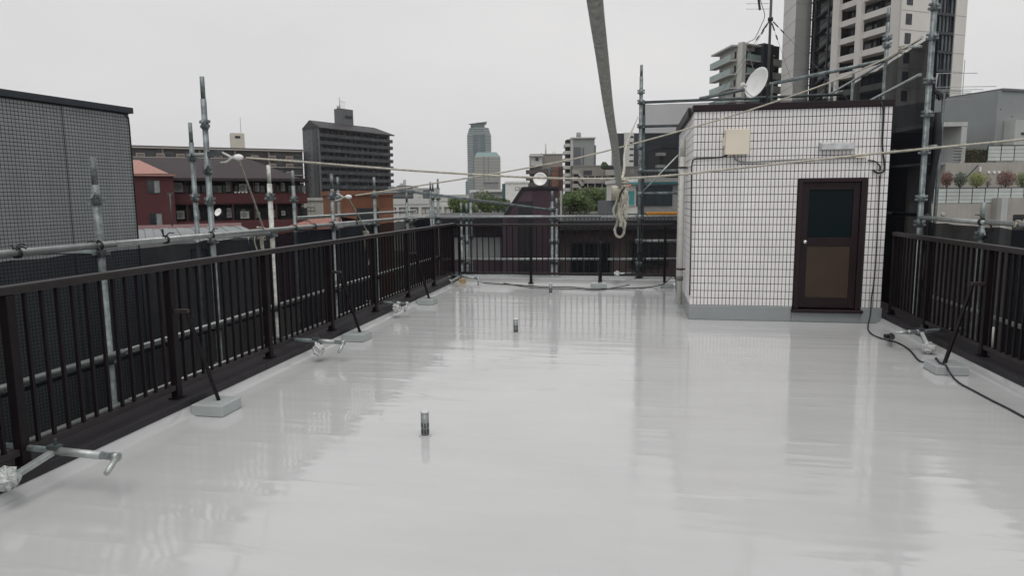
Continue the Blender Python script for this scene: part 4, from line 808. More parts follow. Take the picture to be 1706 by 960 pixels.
# ---- far glass tower pair
def tower(label, x0, x1, ytop, D, mats, floors, sections, name='skyscraper'):
    f = FP(x0, x1, D); t = bld(name, label, f); return f, t
TW = pmat('tower_blue_glass', (0.10, 0.15, 0.16), 0.25, 0, 0.2, 0.02); TS = pmat('tower_pale_band', (0.40, 0.43, 0.42), 0.7); TG = pmat('tower_green_roof', (0.12, 0.20, 0.20), 0.5)
f = FP(779, 819, 1200); t = bld('skyscraper', 'slim far blue-grey skyscraper with a slanted roof wing', f); k_ = 1200 / F_PX
zt = f.hit(800, 212)[1]; zs = f.hit(800, 224)[1]; W2 = f.L
def octo(s0, s1, d, c, f): return [f.pt(s0 + c, 0, 0), f.pt(s1 - c, 0, 0), f.pt(s1, -c, 0), f.pt(s1, -d + c, 0), f.pt(s1 - c, -d, 0), f.pt(s0 + c, -d, 0), f.pt(s0, -d + c, 0), f.pt(s0, -c, 0)]
P2 = lambda L_: [(p.x, p.y) for p in L_]
obj('shaft', MB().prism(P2(octo(0.5, W2 - .5, 36, 10, f)), GROUND, zs), TW, t)
i0 = octo(0.5, W2 - .5, 36, 10, f); i1 = octo(4.5, W2 - 4.5, 32, 8, f); m = MB(); m.v = [up(p, zs) for p in i0] + [up(p + f.n * -2, zt) for p in i1]
for k in range(8): m.f.append((k, (k + 1) % 8, 8 + (k + 1) % 8, 8 + k)); m.sm.append(False)
m.f.append(tuple(range(8, 16))); m.sm.append(False); obj('crown', m, TW, t)
m = MB()
for k in range(42): z = zs - 3.1 * k; m.prism(P2(octo(-0.2, W2 + .2, 36.8, 10.2, f)), z - 0.9, z)
for k in range(4): z = zs + 3 * (k + .7); e = 0.9 * (k + 1) * 1.0; m.prism(P2(octo(e, W2 - e, 35, 9.5, f)), z - 0.9, z)
obj('floor_bands', m, TS, t)
for s in (11.0, 16, 25, 30.5): obj('pier', MB().fb(f, s, s + 1.6, -1, 0.8, GROUND, zs), pmat('tower_dark_slot', (0.09, 0.12, 0.14), 0.4), t)
obj('roof_wing', MB().face([f.pt(4, 0, zt + 6.0), f.pt(W2 - 7, 0, zt + 9.5), f.pt(W2 - 7, -20, zt + 9.5), f.pt(4, -20, zt + 6)]).fb(f, 7, W2 - 11, -20, -4, zt, zt + 6).fb(f, 18, W2 - 8, -18, -3, zt + 6, zt + 8.5), pmat('tower_wing', (0.10, 0.13, 0.14), 0.5), t)
f = FP(791, 834, 1080); t = bld('skyscraper', 'shorter far tower block with pale bands and green roof', f); W2 = f.L; zt = f.hit(800, 261)[1]; zr2 = f.hit(800, 253)[1]
obj('shaft', MB().fb(f, 0.4, W2 - .4, -30, -0.4, GROUND, zt), pmat('tower_window_band', (0.17, 0.185, 0.18), 0.4), t); m = MB()
for k in range(36): z = zt - 2.3 * k; m.fb(f, 0, W2 * .34, -30, 0, z - 1.0, z).fb(f, W2 * .40, W2 * .52, -30, 0, z - 1.0, z).fb(f, W2 * .57, W2, -30, 0, z - 1.0, z)
obj('floor_bands', m, pmat('tower_cream_band', (0.42, 0.41, 0.37), 0.7), t)
m = MB(); a = [f.pt(1, -1, zt), f.pt(W2, -1, zt), f.pt(W2, -29, zt), f.pt(1, -29, zt)]; b = [f.pt(4, -8, zr2), f.pt(W2 - 6, -8, zr2), f.pt(W2 - 6, -22, zr2), f.pt(4, -22, zr2)]; m.v = a + b
for k in range(4): m.f.append((k, (k + 1) % 4, 4 + (k + 1) % 4, 4 + k)); m.sm.append(False)
m.f.append((4, 5, 6, 7)); m.sm.append(False); obj('roof', m, TG, t)
f = FP(776, 784, 1400); t = bld('skyscraper', 'faint slim far block left of the skyscraper foot', f); body(t, f, 0, f.L, 12, GROUND, f.hit(780, 302)[1], TW); obj('crown', MB().fb(f, 2, f.L - 2, -9, -3, f.hit(780, 302)[1], f.hit(780, 297)[1]), TS, t)

# ---- mid-distance white and grey blocks
WH = pmat('white_render', (0.56, 0.56, 0.53), 0.8, 0, 0.08, 0.2, streak=0.08); GRY = pmat('mid_grey_render', (0.27, 0.275, 0.27), 0.8, 0, 0.1, 0.3); GRD = pmat('slate_grey_panel', (0.10, 0.112, 0.125), 0.6, 0, 0.1, 0.3)
def plain(name, label, x0, x1, yt, D, mat, depth=10, wins=(), roof=None, gm=GLASSF, fm=FRM, parapet=True, D2=None):
    f = FD(x0, D, x1, D2 or D); t = bld(name, label, f); zt = f.hit((x0 + x1) / 2, yt)[1]; body(t, f, 0, f.L, depth, GROUND, zt, mat)
    if parapet: obj('parapet', MB().fb(f, -0.15, f.L + .15, -depth - .15, .15, zt, zt + 0.35), roof or mat, t)
    for q in wins: win(t, f, rect(f, *q), 0.03, fm=fm, gm=gm, mull=1)
    return f, t, zt
f, t, zt = plain('school_block', 'long white low block with window row behind the orange building', 640, 790, 335, 150, WH, 12, [(658 + k * 21, 346, 675 + k * 21, 356) for k in range(6)])
obj('balcony', MB().fb(f, 0, f.L, 0.16, 0.5, f.hit(700, 345)[1], f.hit(700, 341)[1]), WH, t)
for k in range(8): s = f.L * (k + .1) / 8; obj('pier', MB().fb(f, s, s + .5, .02, .5, f.hit(700, 362)[1], f.hit(700, 345.1)[1]), WH, t)
obj('pale_fence', MB().fb(f, 0, f.L * .5, 0.55, .65, f.hit(700, 340)[1], f.hit(700, 331)[1]), FRW, t)
f, t, zt = plain('small_block', 'small white block with two square windows left of the trees', 689, 727, 315, 190, WH, 9, [(697, 316.5, 700.5, 320), (697, 328, 700.5, 331.5)]); obj('dark_bay', MB().fb(f, f.L * .42, f.L * .9, 0.01, .3, f.hit(700, 331)[1], f.hit(700, 316.5)[1]), GRD, t)
f, t, zt = plain('grey_block', 'grey stepped block with roof chimneys beside the dark high-rise', 650, 689, 313, 200, GRY, 10); s0, z0 = f.hit(660, 313); obj('penthouse', MB().fb(f, s0, f.hit(683, 313)[0], -8, -1, zt + .36, f.hit(670, 309)[1]), GRD, t)
for a, b, y in ((663, 668, 305), (669, 673, 299)): obj('chimney', MB().fb(f, f.hit(a, 310)[0], f.hit(b, 310)[0], -4, -3, f.hit(670, 309)[1], f.hit(a, y)[1]), CONC, t)
for z in (321, 328): obj('balcony', MB().fb(f, 0, f.L, .16, .8, f.hit(670, z)[1], f.hit(670, z - 3.5)[1]), GRD, t)
f, t, zt = plain('hospital_block', 'pale flat block with small window dots beyond the trees', 725, 795, 325.5, 330, WH, 14, [(729 + k * 5, 331, 731.5 + k * 5, 333.5) for k in range(7)])
f, t, zt = plain('flat_block', 'pale grey two-storey block with dark windows at the skyscraper foot', 784, 862, 318, 160, pmat('pale_grey_render', (0.40, 0.41, 0.41), 0.8), 12, [(790 + k * 9.5, 321, 797 + k * 9.5, 326) for k in range(7)] + [(790 + k * 11, 331, 797 + k * 11, 336) for k in range(6)])
obj('eaves_slab', MB().fb(f, -.3, f.L + .3, -1, .9, zt - .25, zt - .01), WH, t)
for z in (330,): obj('balcony', MB().fb(f, 0, f.L * .48, .02, .9, f.hit(800, z)[1], f.hit(800, z - 3)[1]), GRY, t)
f, t, zt = plain('roof_house', 'small grey rooftop house above the pale two-storey block', 806, 829, 304, 185, GRY, 8, [(808, 305, 811, 309), (815.5, 304.8, 818, 307)])
f, t, zt = plain('white_house', 'bright white boxy house left of the maroon gable', 842, 880, 305, 130, pmat('bright_white_wall', (0.68, 0.68, 0.65), 0.8), 9, [(858, 312, 872, 317)]); obj('teal_side', MB().fb(f, -.6, -0.02, -6, -.5, GROUND, f.hit(840, 306)[1]), pmat('teal_glass', (0.05, 0.12, 0.13), 0.3), t)
f, t, zt = plain('orange_shed', 'orange-brown sheet-clad building with a dark opening', 567, 655, 325, 54, pmat('orange_brown_cladding', (0.205, 0.085, 0.045), 0.65, 0, 0.12, 0.6, streak=0.2), 5, D2=56.2)
a, b, z0, z1 = rect(f, 594, 347, 631, 364); obj('opening', MB().fb(f, a, b, 0, .04, z0 - 1, z1), DARKIN, t)
for k in range(28): s = f.L * k / 28; obj('cladding_rib', MB().fb(f, s, s + .04, 0, .05, f.hit(600, 346)[1], zt), MATS['orange_brown_cladding'], t)
f, t, zt = plain('white_shed', 'low white wall and shed between beige flats and orange building', 506, 566, 334, 85, pmat('dirty_white_wall', (0.47, 0.46, 0.41), 0.8, 0, .15, .5, streak=.25), 8, [(511, 345, 524, 352)])
f = FP(490, 566, 42); t = bld('red_roof_house', 'small house with rusty red tiled roof beyond the left scaffold', f); z0, z1 = f.hit(520, 376)[1], f.hit(520, 361, -4)[1]
body(t, f, 0, f.L, 7, GROUND, z0 - .1, GRD); obj('roof', MB().face([f.pt(-.3, .5, z0), f.pt(f.L + .3, .5, z0), f.pt(f.L - 1, -4, z1), f.pt(.3, -4, z1)]).face([f.pt(f.L + .3, -7.5, z0), f.pt(-.3, -7.5, z0), f.pt(.3, -4, z1), f.pt(f.L - 1, -4, z1)]).fb(f, -.3, f.L + .3, .38, .5, z0 - .2, z0 - .01), pmat('rusty_red_tile', (0.23, 0.10, 0.075), 0.8, 0, .25, 2), t)
f, t, zt = plain('far_row', 'distant pale row of low blocks along the horizon', 655, 800, 331.5, 520, pmat('hazy_pale_wall', (0.46, 0.46, 0.44), 0.8, 0, .3, .05), 20)
for k in range(14): s = f.L * (k + random.uniform(0, .5)) / 14; obj('upper_block', MB().fb(f, s, s + random.uniform(2, 4), -12, -2, zt + .36, zt + random.uniform(.8, 4)), random.choice((WH, GRY, CONC)), t)
# brown mast-top flats, grey slab, stair block, dark block
f, t, zt = plain('brown_flats', 'brown and cream stepped flats behind the maroon gable dish', 884, 937, 258, 235, pmat('taupe_render', (0.235, 0.22, 0.205), 0.8), 12); z_ = lambda py: f.hit(905, py)[1]; s_ = lambda px: f.hit(px, 280)[0]
obj('corner_block', MB().fb(f, s_(884), s_(903), .02, 2.5, z_(276), z_(259)), WH, t); obj('slab_edge', MB().fb(f, s_(882.5), s_(904), .02, 3.5, z_(261), z_(258.5)), WH, t); win(t, f, rect(f, 892, 262, 897, 268, 2.5), 2.55)
for k in range(5): z = z_(290 + k * 10.5); obj('balcony', MB().fb(f, s_(876), s_(912), .02, 3, z, z + 1.3), pmat('brown_slab', (0.09, 0.075, 0.07), 0.8), t); win(t, f, (s_(882), s_(889), z + 1.3, z + 2.2), .6)
obj('brown_tower', MB().fb(f, s_(918), s_(936), .03, 4, GROUND, z_(279)), pmat('red_brown_tile', (0.17, 0.085, 0.06), 0.8), t); obj('brown_tower_side', MB().fb(f, s_(929), s_(936.5), 4.0, 4.4, GROUND, z_(279)), pmat('dark_red_tile', (0.07, 0.032, 0.028), 0.8), t)
obj('roof_mast', MB().tube([f.pt(s_(910.5), -5, zt), f.pt(s_(910.5), -5, z_(237))], .22, 6), CONC, t)
for px in (903, 921, 926): obj('roof_dish', MB().lathe(f.pt(s_(px), -3, z_(251)), [(.05, 0), (.8, .15)], 10, (-.3, -.8, .4)), WHITE, t); obj('dish_post', MB().tube([f.pt(s_(px), -3, zt), f.pt(s_(px), -3, z_(251))], .1, 5), STEELD, t)
f, t, zt = plain('grey_slab_flats', 'tall grey slab flats with dark panel and roof tank', 955, 990, 232, 262, pmat('slab_grey', (0.26, 0.275, 0.27), 0.8, 0, .08, .2), 14); s_ = lambda px, n=0: f.hit(px, 280, n)[0]; z_ = lambda py: f.hit(970, py)[1]
obj('dark_panel', MB().fb(f, s_(956), s_(967.5), .02, .25, GROUND, z_(245)), GRD, t); obj('dark_panel', MB().fb(f, s_(970.5), s_(972.5), .02, .25, GROUND, z_(246)), GRD, t); obj('roof_slab', MB().fb(f, s_(951), s_(992), -14.2, .6, zt + .36, zt + .75), WH, t)
obj('roof_tank', MB().lathe(f.pt(s_(965.5), -4, zt + .76), [(.9, 0), (.9, 2.0), (.5, 2.2)], 14), GRY, t); obj('end_balconies', MB().fb(f, s_(990), s_(992.5), -10, .3, GROUND, z_(242)), GRD, t)
obj('corner_strip', MB().fb(f, s_(950.5), s_(954.9), -13, .2, GROUND, z_(229.5)), CONC, t)
for k in range(9): z = z_(244 + k * 12.4); obj('side_balcony', MB().fb(f, s_(941.5 - min(k, 3) * 1.2), s_(950.4), -8, -.5, z, z + 1.2), CONC, t); obj('side_opening', MB().fb(f, s_(944), s_(950.4), -8.5, -1.5, z + 1.2, z + 2.75), DARKIN, t)
f, t, zt = plain('stair_flats', 'taupe flats with zigzag outside stair and open galleries', 955, 1018, 277, 225, pmat('taupe_tile', (0.235, 0.225, 0.205), 0.8), 10); s_ = lambda px, n=0: f.hit(px, 300, n)[0]; z_ = lambda py: f.hit(985, py)[1]
TP = pmat('taupe_pale', (0.33, 0.32, 0.29), 0.8)
for k in range(5): z = z_(305.5 + k * 13); obj('gallery_shade', MB().fb(f, s_(970), s_(1015), .01, .1, z + 1.15, z + 2.35), DARKIN, t); obj('gallery_rail', MB().fb(f, s_(970), s_(1016), .1, 1.2, z, z + 1.1), TP, t); [obj('gallery_post', MB().fb(f, s_(978 + j * 12), s_(979.5 + j * 12), .1, 1.1, z + 1.1, z + 2.4), TP, t) for j in range(3)]
for k in range(7): z = z_(287 + k * 11.5); obj('stair_flight', MB().bar(f.pt(s_(963, 2), 2, z), f.pt(s_(971, 2), 2, z - 2.1), 1.5, .9), TP, t); obj('stair_landing', MB().fb(f, s_(953.5, 2), s_(963, 2), 1.2, 3, z - .5, z + .7), TP, t); obj('stair_shade', MB().fb(f, s_(956), s_(969), .02, .2, z - 1.9, z - .6), DARKIN, t)
for q in ((972, 284, 986, 291),): win(t, f, rect(f, *q), .12, mull=2)
f, t, zt = plain('low_taupe_flats', 'low taupe flats with roof-terrace railing left of the tall pole', 1016, 1075, 279, 215, pmat('taupe_dark_tile', (0.155, 0.148, 0.14), 0.8), 12, [(1037, 281, 1042, 288), (1051, 281, 1056, 288)], fm=FRW); s_ = lambda px: f.hit(px, 300)[0]; z_ = lambda py: f.hit(1030, py)[1]
obj('terrace', MB().fb(f, s_(1008), s_(1027), .02, 1.5, z_(292), z_(283)), TP, t); obj('recess', MB().fb(f, s_(1008), s_(1025), .02, .2, z_(282.9), z_(276)), DARKIN, t); obj('roof_hedge', blob(MB(), f.pt(s_(1008), -2, zt + .7), 1.2, 31, .6), pmat('far_hedge', (0.04, 0.07, 0.03), 0.9), t)
f, t, zt = plain('dark_glass_flats', 'dark glass flats with white stairwell strip above the knot', 1026, 1134, 223, 290, pmat('navy_curtain_wall', (0.028, 0.033, 0.042), 0.35, 0, .3, .2), 14); s_ = lambda px: f.hit(px, 260)[0]; z_ = lambda py: f.hit(1050, py)[1]
obj('white_strip', MB().fb(f, s_(1039), s_(1055), .02, 1.0, GROUND, z_(221)), pmat('strip_white', (0.55, 0.55, 0.53), .8), t)
for k in range(6): obj('strip_opening', MB().fb(f, s_(1048), s_(1054.5), .5, 1.06, z_(230 + k * 10), z_(227 + k * 10)), DARKIN, t)
for k in range(12): obj('floor_line', MB().fb(f, 0, f.L, .0, .12, z_(232 + k * 9), z_(231 + k * 9)), FRM, t)
f, t, zt = plain('dark_flats_block', 'dark brown flats seen through the mesh beside the hut', 1098, 1190, 246, 120, pmat('umber_tile', (0.04, 0.037, 0.038), .7), 10); s_ = lambda px: f.hit(px, 260)[0]; z_ = lambda py: f.hit(1100, py)[1]
for k in range(6): obj('balcony', MB().fb(f, s_(1092), s_(1106), .02, 1.4, z_(260 + k * 20), z_(255 + k * 20)), CONC, t)
f, t, zt = plain('teal_shopfront', 'low white building with teal glazing right of the hanging rope', 1036, 1200, 303, 62, pmat('shop_white', (0.60, 0.60, 0.57), .8), 10); s_ = lambda px: f.hit(px, 320)[0]; z_ = lambda py: f.hit(1060, py)[1]
TL = pmat('teal_glazing', (0.05, 0.24, 0.25), .15)
win(t, f, (s_(1045), s_(1058), z_(343), z_(317)), .1, FRW, TL, 0, .06); win(t, f, (s_(1060), s_(1120), z_(343), z_(310)), .1, FRM, pmat('blue_dark_glazing', (.02, .05, .06), .1), 3, .08); obj('fascia', MB().fb(f, -.2, f.L, .02, .4, z_(307.5), z_(304.5)), TL, t)
c = aD(1024, 319, 60); tag(obj('roof_drum', MB().lathe(aD(1024.5, 334, 60), [(.32, 0), (.34, 1.1), (.3, 1.25)], 14), pmat('cream_drum', (.5, .48, .38), .6)), 'cream roof drum beside the hanging rope bundle', 'tank')
# cover under the drum
f, t, zt = plain('drum_house', 'low dark roof carrying the cream drum', 1010, 1036, 334.2, 60.2, GRD, 6, parapet=False)

# ---- maroon house just beyond the far railing
f = FP(690, 1150, 24); t = bld('maroon_house', 'purple-brown house with slanted sheet-clad gable behind the far railing', f); s_ = lambda px, n=0: f.hit(px, 400, n)[0]; z_ = lambda py, n=0: f.hit(920, py, n)[1]
PB = pmat('purple_brown_cladding', (0.085, 0.052, 0.068), .6, 0, .12, .8, streak=.12); PBR = pmat('brown_brick', (0.115, 0.085, 0.082), .85, 0, .2, 5); EV = pmat('dark_eaves', (0.02, 0.02, 0.024), .6)
obj('wall', MB().fb(f, s_(931), s_(1150), -9, -.06, GROUND, z_(383)), pmat('brick_joint_brown', (0.06, 0.046, 0.046), .9), t)
# brick courses, each a row of bricks standing proud of the joints
m = MB(); bh = 0.075; zc = z_(384); sL, sR = s_(931) + .01, s_(1150); n_ = 0
while zc > z_(385) - 3.6:
    s = sL - (0.11 if n_ % 2 else 0)
    while s < sR:
        a, b = max(s, sL), min(s + .21, sR)
        if b - a > .03: m.face([f.pt(a, -.045, zc - bh + .010), f.pt(b, -.045, zc - bh + .010), f.pt(b, -.045, zc), f.pt(a, -.045, zc)]); m.face([f.pt(a, -.06, zc), f.pt(b, -.06, zc), f.pt(b, -.045, zc), f.pt(a, -.045, zc)])
        s += .22
    zc -= bh; n_ += 1
tag(obj('brick_courses', m, PBR, t), kind='stuff')
obj('eaves', MB().fb(f, s_(932), s_(1150), -9.3, .45, z_(383) + .005, z_(368)), EV, t); obj('roof_rail', MB().fb(f, s_(935), s_(1120), -.2, -.1, z_(358, -.2), z_(357, -.2)), EV, t)
for k in range(30): s = s_(935) + (s_(1120) - s_(935)) * k / 29; obj('roof_baluster', MB().fb(f, s, s + .025, -.17, -.14, z_(368) + .004, z_(358, -.2)), EV, t)
win(t, f, rect(f, 950, 403, 1019, 458), .0, FRM, GLASSD, 2, .07); win(t, f, rect(f, 1049, 401, 1113, 445), .0, FRM, GLASSD, 1, .07)
obj('gable_wall',
    MB().face([f.pt(s_(838), .3, GROUND), f.pt(s_(930), .3, GROUND), f.pt(s_(930), .3, z_(314)), f.pt(s_(871), .3, z_(314)), f.pt(s_(843), .3, z_(356)), f.pt(s_(838), .3, z_(364))]).face([f.pt(s_(930), .3, GROUND), f.pt(s_(930), -8, GROUND), f.pt(s_(930), -8, z_(314)), f.pt(s_(930), .3, z_(314))]).face([f.pt(s_(871), .3, z_(314)), f.pt(s_(930), .3, z_(314)), f.pt(s_(930), -8, z_(314)), f.pt(s_(871), -8, z_(314))]).face([f.pt(s_(843), .3, z_(356)), f.pt(s_(871), .3, z_(314)), f.pt(s_(871), -8, z_(314)), f.pt(s_(843), -8, z_(356))]), PB, t)
dz0, dz1 = z_(335, .3), GROUND
for k in range(44):
    px = 844 + k * 2; 
    if 862 < px < 888: ztp = z_(334)
    elif px < 871: ztp = z_(356 - (px - 843) * 1.45)
    else: ztp = z_(315.5)
    zb_ = z_(334) if 862 < px < 888 else -4
    if px > 928: break
    if ztp - max(zb_, -4) > .05: obj('cladding_rib', MB().fb(f, s_(px, .3), s_(px, .3) + .014, .3, .318, max(zb_, -4.0), ztp), PB, t)
obj('door_strip', MB().fb(f, s_(864, .3), s_(888, .3), .3, .34, -4, z_(335, .3)), DARKIN, t)
obj('gable_edge', MB().bar(f.pt(s_(842), .33, z_(357)), f.pt(s_(871), .33, z_(313)), .06, .08).bar(f.pt(s_(871), .33, z_(313)), f.pt(s_(931), .33, z_(313)), .06, .08), EV, t)
obj('downpipe', MB().fb(f, s_(932.5), s_(936), .0, .1, z_(372), z_(318)), CONC, t)
obj('side_wall', MB().fb(f, s_(690), s_(838), -9, -.3, GROUND, z_(374)), PB, t); obj('side_eaves', MB().fb(f, s_(690), s_(837), -9, .25, z_(374) + .004, z_(362)), EV, t)
a, b, z0, z1 = rect(f, 757, 395, 836, 431, -.3); obj('pale_shutter', MB().fb(f, a, b, -.3, -.26, z0, z1), pmat('pale_shutter_grey', (.42, .43, .43), .6), t); obj('shutter_frame', MB().fb(f, a - .05, b + .05, -.3, -.2, z1, z1 + .08), EV, t)
c = aD(900, 299, 23.7); dish('white satellite dish on the purple gable roof', c, .235, -fwd0 * 1.0 + UPV * .35 - right0 * .15, pole=(c.x + .02, c.y + .22, z_(313)), arm=False)
aerial('small rooftop bracket aerial above the purple gable', 915, 280, 313, 25.5, ((282, -9, 9), (285, -5, 16)), .025)

# ---- trees and shrubs
def tree(name, label, c, base_z, rx, rz, n, leaf, mats, seed, group, trunk_r=.18, lobes=7):
    rn = random.Random(seed); t = thing(name, label, 'tree', (c.x, c.y, base_z), group); B = Vector((c.x, c.y, base_z)); C = Vector(c)
    m = MB(); top = C - UPV * rz * .2; m.tube(curve_pts([B, B.lerp(top, .5) + Vector((rn.uniform(-.2, .2), rn.uniform(-.2, .2), 0)), top], .4), [trunk_r * (1 - .6 * k / 40) for k in range(400)], 8)
    cl = []
    for k in range(lobes):
        a = rn.uniform(0, 6.28); e = rn.uniform(-.35, 1.0); q = rn.uniform(.35, .72); p = C + Vector((math.cos(a) * rx * q * math.cos(e), math.sin(a) * rx * q * math.cos(e), math.sin(e) * rz * .75)); cl.append((p, rn.uniform(.3, .55)))
        m.tube(curve_pts([B.lerp(top, rn.uniform(.55, .95)), p.lerp(top, .4), p], .5), trunk_r * .28, 5)
    obj('trunk', m, pmat('tree_bark', (.06, .048, .038), .9, 0, .3, 4), t)
    for mi, mt in enumerate(mats):
        lm = MB()
        for k in range(n // len(mats)):
            p0, fr0 = cl[rn.randrange(len(cl))]; th = rn.uniform(0, 6.28); u = rn.uniform(-1, 1); rr = (rn.random() ** .45) * fr0
            p = p0 + Vector((math.sqrt(1 - u * u) * math.cos(th) * rx, math.sqrt(1 - u * u) * math.sin(th) * rx, u * rz)) * rr
            d1 = Vector((rn.gauss(0, 1), rn.gauss(0, 1), rn.gauss(0, .6))).normalized(); d2 = d1.orthogonal().normalized(); d2 = (d2 + d1.cross(d2) * rn.uniform(-1, 1)).normalized(); sz = leaf * rn.uniform(.6, 1.3)
            lm.face([p - d1 * sz, p + d2 * sz * .5, p + d1 * sz, p - d2 * sz * .5])
        tag(obj('crown', lm, mt, t), kind='stuff')
    return t
LG = leaf_mat('mid_green_leaf', (.040, .072, .016), (.14, .20, .045)); LD = leaf_mat('dark_green_leaf', (.018, .036, .012), (.065, .105, .03)); LY = leaf_mat('yellow_green_leaf', (.07, .10, .012), (.24, .27, .05)); LR = leaf_mat('copper_red_leaf', (.06, .02, .014), (.20, .075, .05)); LB = leaf_mat('blue_green_leaf', (.018, .04, .025), (.06, .10, .06)); LH = leaf_mat('olive_hedge_leaf', (.03, .033, .008), (.11, .10, .03))
for k, (px, py, D, rx, rz, lb) in enumerate(((762, 352, 88, 2.6, 1.9, 'round green tree left of the maroon gable, behind the scaffold corner'), (792, 349, 92, 3.0, 2.3, 'broad green tree in the middle of the left tree group'), (825, 352, 96, 3.0, 1.9, 'dark green tree touching the maroon gable'))):
    tree('broadleaf_tree', lb, aD(px, py, D), GROUND, rx, rz, 5200, .13, (LG, LD) if k < 2 else (LD, LD), 20 + k, 'trees left of the gable')
for k, (px, py, D, rx, rz, lb) in enumerate(((950, 346, 96, 3.3, 2.0, 'green tree right beside the maroon gable downpipe'), (978, 340, 100, 3.4, 2.3, 'tallest green tree before the zigzag stair flats'), (1004, 338, 104, 3.2, 2.2, 'bushy green tree before the open galleries'), (1028, 344, 100, 2.8, 2.2, 'green tree behind the hanging rope bundle'))):
    tree('broadleaf_tree', lb, aD(px, py, D), GROUND, rx, rz, 5600, .13, (LG, LD), 30 + k, 'trees right of the gable')

# ---- right-hand background: flats with glass balconies
f = FD(1226, 148, 1264, 152); t = bld('glass_balcony_flats', 'pale flats with green glass balconies left of the tall tower', f); z_ = lambda py: f.hit(1240, py)[1]
PW = pmat('pale_tile_wall', (.52, .52, .485), .8, 0, .08, .2); GB = pmat('green_glass_balustrade', (.25, .335, .315), .3, 0, .12, .3)
g0 = aD(1192, 330, 158); gq = [g0, aD(1222, 330, 148.5), aD(1262, 330, 153), aD(1275, 330, 160), aD(1215, 330, 172)]
zt = z_(76); obj('wall', MB().prism(P2(gq), GROUND, zt), PW, t); fl_ = Frame((g0.x, g0.y), (gq[1].x, gq[1].y)); fr2 = Frame((gq[1].x, gq[1].y), (gq[2].x, gq[2].y))
obj('corner_pier', MB().fb(fr2, -.2, 1.0, .02, 1.2, GROUND, zt + .6), PW, t); obj('roof_slab', MB().fb(fl_, -1.2, fl_.L, -2, 1.5, zt - .1, zt + .25).fb(fr2, 1.05, fr2.L, -2, 1.5, zt + .1, zt + .4), CONC, t)
for k in range(10):
    z = zt - 2.82 * (k + 1)
    for ff, a, b in ((fl_, -1.6, fl_.L - .25), (fr2, 1.05, fr2.L - .1)):
        o = obj('balcony_slab', MB().fb(ff, a, b, .02, 1.6, z - .22, z), CONC, t); obj('glass_panel', MB().fb(ff, a, b, 1.5, 1.56, z + .03, z + 1.15), GB, o); obj('opening', MB().fb(ff, max(a, 0) + .5, max(a, 0) + 1.7, .0, .04, z + .02, z + 2.0).fb(ff, b - 1.5, b - .6, .0, .04, z + .5, z + 1.9), DARKIN, t) if ff is fl_ else obj('opening', MB().fb(ff, a + .3, b - 1.3, .0, .04, z + .02, z + 2.2), DARKIN, t)
fd_ = FD(1261, 150, 1277, 152); obj('dark_column', MB().fb(fd_, 0, fd_.L, -6, .3, GROUND, fd_.hit(1268, 71)[1]), pmat('navy_panel', (.026, .034, .046), .5), t)
fw = FD(1277, 153, 1296, 155); obj('rear_wall', MB().fb(fw, .01, fw.L, -6, -1.2, GROUND, fw.hit(1285, 72)[1]), DARKIN, t)
for k in range(9): z = fw.hit(1285, 97)[1] - 2.82 * (k + .0) ; obj('white_balcony', MB().fb(fw, .0, fw.L, -1.2, 0, z - 1.45, z), CONC, t); obj('gallery_light', MB().lathe(fw.pt(fw.L * .5, -1.0, z + .9), [(.14, 0), (.14, .1)], 10, fw.n), pmat('lamp_white', (.8, .8, .76), .4), t)

# ---- the tall tower
TWW = pmat('tower_cream_panel', (.62, .60, .565), .8, 0, .06, .15); TWG = pmat('tower_grey_and_shaded_panel', (.33, .34, .325), .8, 0, .06, .15); STR = pmat('dark_blue_steel', (.022, .028, .036), .5); JN = pmat('panel_joint', (.27, .265, .26), .8)
f = FD(1382, 125, 1482, 112); t = bld('tall_tower', 'very tall cream tower with frame balconies cut off by the top edge', f); ZT = f.hit(1480, -330)[1]; FH = 2.95
zf = f.hit(1440, 150)[1]
f3 = FD(1482, 112, 1602, 117.3); core = [aD(1339, 330, 136), f.pt(0, -2.25, 0), f.pt(f.L - 1, -2.25, 0), f3.pt(1.5, -2.1, 0), f3.pt(f3.L - .5, -2.1, 0), f3.pt(f3.L - .5, -25, 0), aD(1345, 330, 160)]
obj('core', MB().prism(P2(core), GROUND, ZT), DARKIN, t)
pp = [aD(1293, 330, 141), aD(1312.5, 330, 132), aD(1338, 330, 133.5), aD(1325, 330, 146)]
obj('corner_pier', MB().prism(P2(pp[:2] + [pp[1].lerp(pp[3], .04), pp[0].lerp(pp[3], .1)]), GROUND, ZT), TWW, t)
obj('shaded_pier_side', MB().prism(P2([pp[1] + right0 * .02, pp[2], pp[3], pp[0].lerp(pp[3], .15)]), GROUND, ZT), TWG, t)  # right face of the pier, its shade put into a greyer colour
fpj = Frame((pp[0].x, pp[0].y), (pp[1].x, pp[1].y)); fpk = Frame((pp[1].x, pp[1].y), (pp[2].x, pp[2].y))
nf = int((ZT - zf) / FH) + 1
for k in range(-8, nf):
    z = zf + k * FH; obj('panel_joint', MB().fb(fpj, 0, fpj.L, .0, .02, z, z + .07).fb(fpk, .03, fpk.L - .02, .0, .02, z, z + .07), JN, t)
    obj('balcony_front', MB().fb(f, 0, f.L * .98, -2.2, 0, z - .25, z).fb(f, 0, f.L * .98, -.2, 0, z, z + .72), TWW, t)
    w = MB()
    for j in range(7): s = f.L * (j + .1) / 7; w.fb(f, s, s + f.L / 7 * .75, -2.2, -2.12, z + .05, z + 2.3)
    obj('window_row', w, GLASSF, t)['kind'] = 'stuff'
for s0, wd, n in ((.0, .5, .45), (f.hit(1387, 100)[0], 1.0, .5), (f.hit(1426, 100)[0], 1.15, .5)): obj('column', MB().fb(f, s0, s0 + wd, -.25, n, GROUND, ZT), TWW, t)
